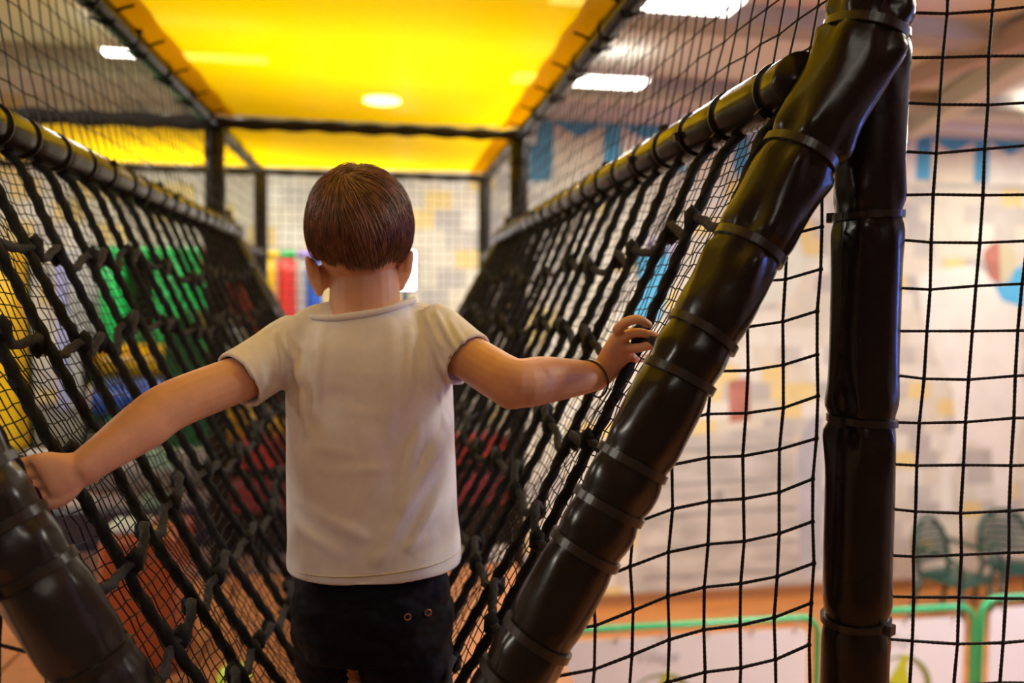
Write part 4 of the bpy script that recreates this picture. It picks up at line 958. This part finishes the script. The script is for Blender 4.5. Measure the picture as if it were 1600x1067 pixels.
    c0, d = P(84, 392, 5.88), P(104, 392, 5.88); obj('side_panel', rbox(((c0.x + d.x) / 2, 6.02, (c0.z + zb) / 2), (d.x - c0.x, 0.28, c0.z - zb), 0.01), M_LILAC, t, smooth=False)
    for k in range(3):
        zc = a.z - (a.z - zb) * (k + 0.5) / 3; obj('door', rbox(((a.x + b.x) / 2, 5.895, zc), ((b.x - a.x) * 0.9, 0.012, (a.z - zb) / 3 * 0.93), 0.004), M_GREY, t, smooth=False)
    # small cushions, balls and the block below
    def cushion(label, x0, x1, y0, y1, Y, m, dep=0.25):
        a, b = P(x0, y0, Y), P(x1, y1, Y); c = (a + b) / 2
        t = thing('foam_cushion', label, 'cushion', (c.x, Y, b.z)); obj('pad', rbox((c.x, Y + dep / 2, c.z), (b.x - a.x, dep, a.z - b.z), min(b.x - a.x, a.z - b.z) * 0.2, seg=3), m, t)
        zz = c.z; ring = [(a.x - 0.001, Y + 0.02), (b.x + 0.001, Y + 0.02), (b.x + 0.001, Y + dep - 0.02), (a.x - 0.001, Y + dep - 0.02)]
        obj('piping', tube([(x, y, zz) for x, y in ring], 0.006, 8, closed=True), m, t)
    cushion('yellow foam cushion on the deck under the outstretched left arm', 338, 388, 628, 694, 3.80, M_YEL)
    cushion('small yellow cushion on the deck close to the shirt', 410, 450, 664, 690, 3.85, M_YEL)
    cushion('red foam block on the deck near the left edge of the shirt', 388, 440, 690, 712, 3.70, M_RED, 0.1)
    t = thing('foam_block', 'big orange foam block on the mats below the left rope net', 'foam block', PZ(215, 1010, LZ)); a, b = P(150, 842, 2.62), P(278, 1010, 2.62)
    obj('padding', rbox(((a.x + b.x) / 2, 2.75, (a.z + EYE + LZ) / 2 + 0.002), (b.x - a.x, 0.28, a.z - EYE - LZ), 0.03, seg=3), vinyl('rust_vinyl', (0.30, 0.060, 0.016)), t)
    obj('top_patch', rbox(((a.x + b.x) / 2 - 0.05, 2.72, a.z + 0.012), (0.12, 0.16, 0.02), 0.006), M_GREY, t, smooth=False)
    q = PZ(366, 1062, LZ + 0.04); t = thing('play_ball', 'lime green plastic ball lying on the orange mats', 'ball', q - Vector((0, 0, 0.05))); obj('shell', ell(q + Vector((0, 0, 0.004)), (0.05, 0.05, 0.05)), M_LIME, t); obj('seam', tube([q + Vector((0.0502 * math.cos(2 * math.pi * k / 32), 0.0502 * math.sin(2 * math.pi * k / 32), 0.004)) for k in range(32)], 0.001, 6, closed=True), M_LIME, t)
    q = P(375, 694, 3.83); t = thing('play_ball', 'small blue plastic ball on the red deck edge', 'ball', q - Vector((0, 0, 0.03))); obj('shell', ell(q, (0.03, 0.03, 0.03)), M_BLUE, t); obj('seam', tube([q + Vector((0.0302 * math.cos(2 * math.pi * k / 32), 0.0302 * math.sin(2 * math.pi * k / 32), 0)) for k in range(32)], 0.0008, 6, closed=True), M_BLUE, t)
toys()

# ------------------------------------------------------------------ barriers with green frames
M_GTUBE = mat('green_enamel', (0.004, 0.36, 0.13), 0.22, 0.05, 8, coat=0.3)
M_BANNER = mat('white_banner', (0.74, 0.76, 0.80), 0.55, 0.02, 4)
def barrier(label, x0, x1, y, ztop, logo_x, lettering):
    zb = -EYE + 0.12; r = thing('barrier', label, 'barrier', W((x0 + x1) / 2, y, -EYE), 'green framed barriers')
    R = 0.09; p = []
    for cx, cz, a0 in ((x1 - R, ztop - R, 0), (x0 + R, ztop - R, 90), (x0 + R, zb + R, 180), (x1 - R, zb + R, 270)):
        for k in range(9):
            a = math.radians(a0 + 90 * k / 8); p.append(W(cx + R * math.cos(a), y, cz + R * math.sin(a)))
    obj('frame', tube(p, 0.0155, 14, closed=True), M_GTUBE, r)
    m = 0.052; q = []; R2 = 0.05
    for cx, cz, a0 in ((x1 - m - R2, ztop - m - R2, 0), (x0 + m + R2, ztop - m - R2, 90), (x0 + m + R2, zb + m + R2, 180), (x1 - m - R2, zb + m + R2, 270)):
        for k in range(6):
            a = math.radians(a0 + 90 * k / 5); q.append(W(cx + R2 * math.cos(a), y, cz + R2 * math.sin(a)))
    ban = obj('banner', prism(q, (0, 1, 0), 0.004), M_BANNER, r, smooth=False)
    n = max(3, int((x1 - x0) / 0.22))
    for k in range(n):
        x = x0 + 0.12 + (x1 - x0 - 0.24) * k / (n - 1); obj('banner_tie', tube([W(x, y - 0.003, ztop - m - 0.018), W(x + 0.003, y - 0.019, ztop - 0.01), W(x + 0.003, y, ztop + 0.018)], 0.0035, 6), M_GREY, r)
    for x in (x0 + 0.12, x1 - 0.12): obj('foot', tube([W(x, y - 0.2, -EYE + 0.015), W(x, y - 0.05, zb + 0.0), W(x, y + 0.05, zb), W(x, y + 0.2, -EYE + 0.015)], 0.013, 10), M_GTUBE, r)
    # the emblem: an arc, a green pear-like flame, a touch of orange, faint lettering
    cz = ztop - 0.40; arc = []
    for k in range(30):
        a = math.radians(-40 + 240 * k / 29); arc.append((math.cos(a), math.sin(a), 0.004 + 0.012 * max(0, math.cos(a))))
    V = []; F = []
    for c, s, w in arc:
        for rr in (0.165 - w, 0.165 + w):
            for yy in (-0.001, -0.004): V.append(W(logo_x + rr * c, y + yy, cz + rr * s))
    for k in range(len(arc) - 1):
        a, b = k * 4, k * 4 + 4; F += [(a + 1, a + 3, b + 3, b + 1), (a, b, b + 2, a + 2), (a, a + 1, b + 1, b), (a + 2, b + 2, b + 3, a + 3)]
    obj('emblem_arc', (V, F), mat('olive_print', (0.20, 0.24, 0.05), 0.6), ban, smooth=False)
    leaf = [(0.02, 0.175), (0.045, 0.172), (0.052, 0.155), (0.040, 0.11), (0.052, 0.06), (0.07, 0.0), (0.05, -0.06), (-0.05, -0.08), (-0.11, -0.04), (-0.10, 0.01), (-0.05, 0.055), (-0.015, 0.105)]
    obj('emblem_leaf', prism([W(logo_x + a, y - 0.001, cz + b) for a, b in leaf], (0, -1, 0), 0.004), mat('lime_print', (0.46, 0.52, 0.02), 0.6), ban, smooth=False)
    obj('emblem_spot', prism([W(logo_x - 0.09 + 0.03 * math.cos(a * 0.5236), y - 0.001, cz + 0.055 + 0.016 * math.sin(a * 0.5236)) for a in range(12)], (0, -1, 0), 0.003), mat('orange_print', (0.75, 0.25, 0.08), 0.6), ban, smooth=False)
    if lettering:
        cu = bpy.data.curves.new('lettering', 'FONT'); cu.body = 'Village'; cu.size = 0.085; cu.align_x = 'CENTER'; cu.shear = 0.3; cu.extrude = 0.001
        o = bpy.data.objects.new('tmp_text', cu); C.objects.link(o); dg = bpy.context.evaluated_depsgraph_get(); me = bpy.data.meshes.new_from_object(o.evaluated_get(dg)); bpy.data.objects.remove(o)
        Vt = [W(logo_x - 0.02 + v.co.x, y - 0.002 - v.co.z, ztop - 0.175 + v.co.y) for v in me.vertices]; Ft = [tuple(p_.vertices) for p_ in me.polygons]; bpy.data.meshes.remove(me)
        obj('lettering', (Vt, Ft), mat('faint_print', (0.50, 0.50, 0.52), 0.6), ban, smooth=False)
    return r
def barriers():
    zt = -EYE + 1.02
    a, b = PZ(1232, 966, zt), PZ(1282, 966, zt); lx = PZ(1033, 1000, zt).x
    y = a.y; barrier('wide white banner barrier with green frame left of the upright post', b.x - 1.36, b.x, y, zt, P(1033, 1000, y).x, True)
    c, d = P(1302, 962, y + 0.02), P(1522, 962, y + 0.02)
    barrier('narrow white banner barrier with green frame right of the upright post', c.x, d.x, y + 0.02, zt, P(1410, 1000, y).x, True)
    e = P(1536, 952, y + 0.02); barrier('white banner barrier cut off by the right edge of the view', e.x, e.x + 1.2, y + 0.03, zt + 0.03, e.x + 0.6, True)
barriers()

# ------------------------------------------------------------------ green garden chairs
M_CHAIR = mat('dark_green_plastic', (0.012, 0.060, 0.045), 0.28, 0.08, 12)
def chair(label, base, rz):
    r = bpy.data.objects.new('garden_chair', None); C.objects.link(r); ORG[r.name] = Vector((0, 0, 0)); tag(r, label, 'chair', 'green plastic chairs by the painted wall')
    def T(pts): return [Vector(p) for p in pts]
    obj('seat', rbox((0, 0, 0.42), (0.46, 0.44, 0.03), 0.012, seg=3), M_CHAIR, r)
    arch = [(-0.22, -0.20, 0.42)]
    for k in range(13):
        a = math.pi * (1 - k / 12); arch.append((0.225 * math.cos(a), -0.23 - 0.06 * math.sin(a), 0.62 + 0.24 * math.sin(a)))
    arch.append((0.22, -0.20, 0.42)); obj('back_frame', tube(smooth_path(arch, 3), 0.022, 10), M_CHAIR, r)
    for k in range(6):
        z = 0.51 + 0.055 * k; hw = 0.215 if z < 0.62 else 0.225 * math.sqrt(max(0.05, 1 - ((z - 0.62) / 0.24) ** 2)); y = -0.23 - 0.06 * max(0, (z - 0.5) / 0.35)
        obj('back_slat', tube(smooth_path([(-hw, y, z), (0, y - 0.035, z), (hw, y, z)], 6), 0.021, 8), M_CHAIR, r)
    for sx in (-1, 1):
        obj('leg', tube([(sx * 0.20, 0.18, 0.42), (sx * 0.235, 0.22, 0.0)], [0.024, 0.018], 10), M_CHAIR, r)
        obj('leg', tube([(sx * 0.20, -0.18, 0.42), (sx * 0.235, -0.27, 0.0)], [0.024, 0.018], 10), M_CHAIR, r)
        obj('armrest', tube(smooth_path([(sx * 0.225, -0.24, 0.66), (sx * 0.26, -0.05, 0.65), (sx * 0.26, 0.14, 0.635), (sx * 0.235, 0.20, 0.56), (sx * 0.21, 0.18, 0.42)], 5), 0.019, 10), M_CHAIR, r)
    r.location = base; r.rotation_euler = (0, 0, rz); r.scale = (0.9, 0.9, 0.93); return r
q = P(1496, 806, 5.6); chair('dark green plastic armchair, left of the two by the painted wall', (q.x, q.y, 0), math.radians(200))
q = P(1590, 830, 5.75); chair('dark green plastic armchair at the right border of the view', (q.x, q.y, 0), math.radians(165))
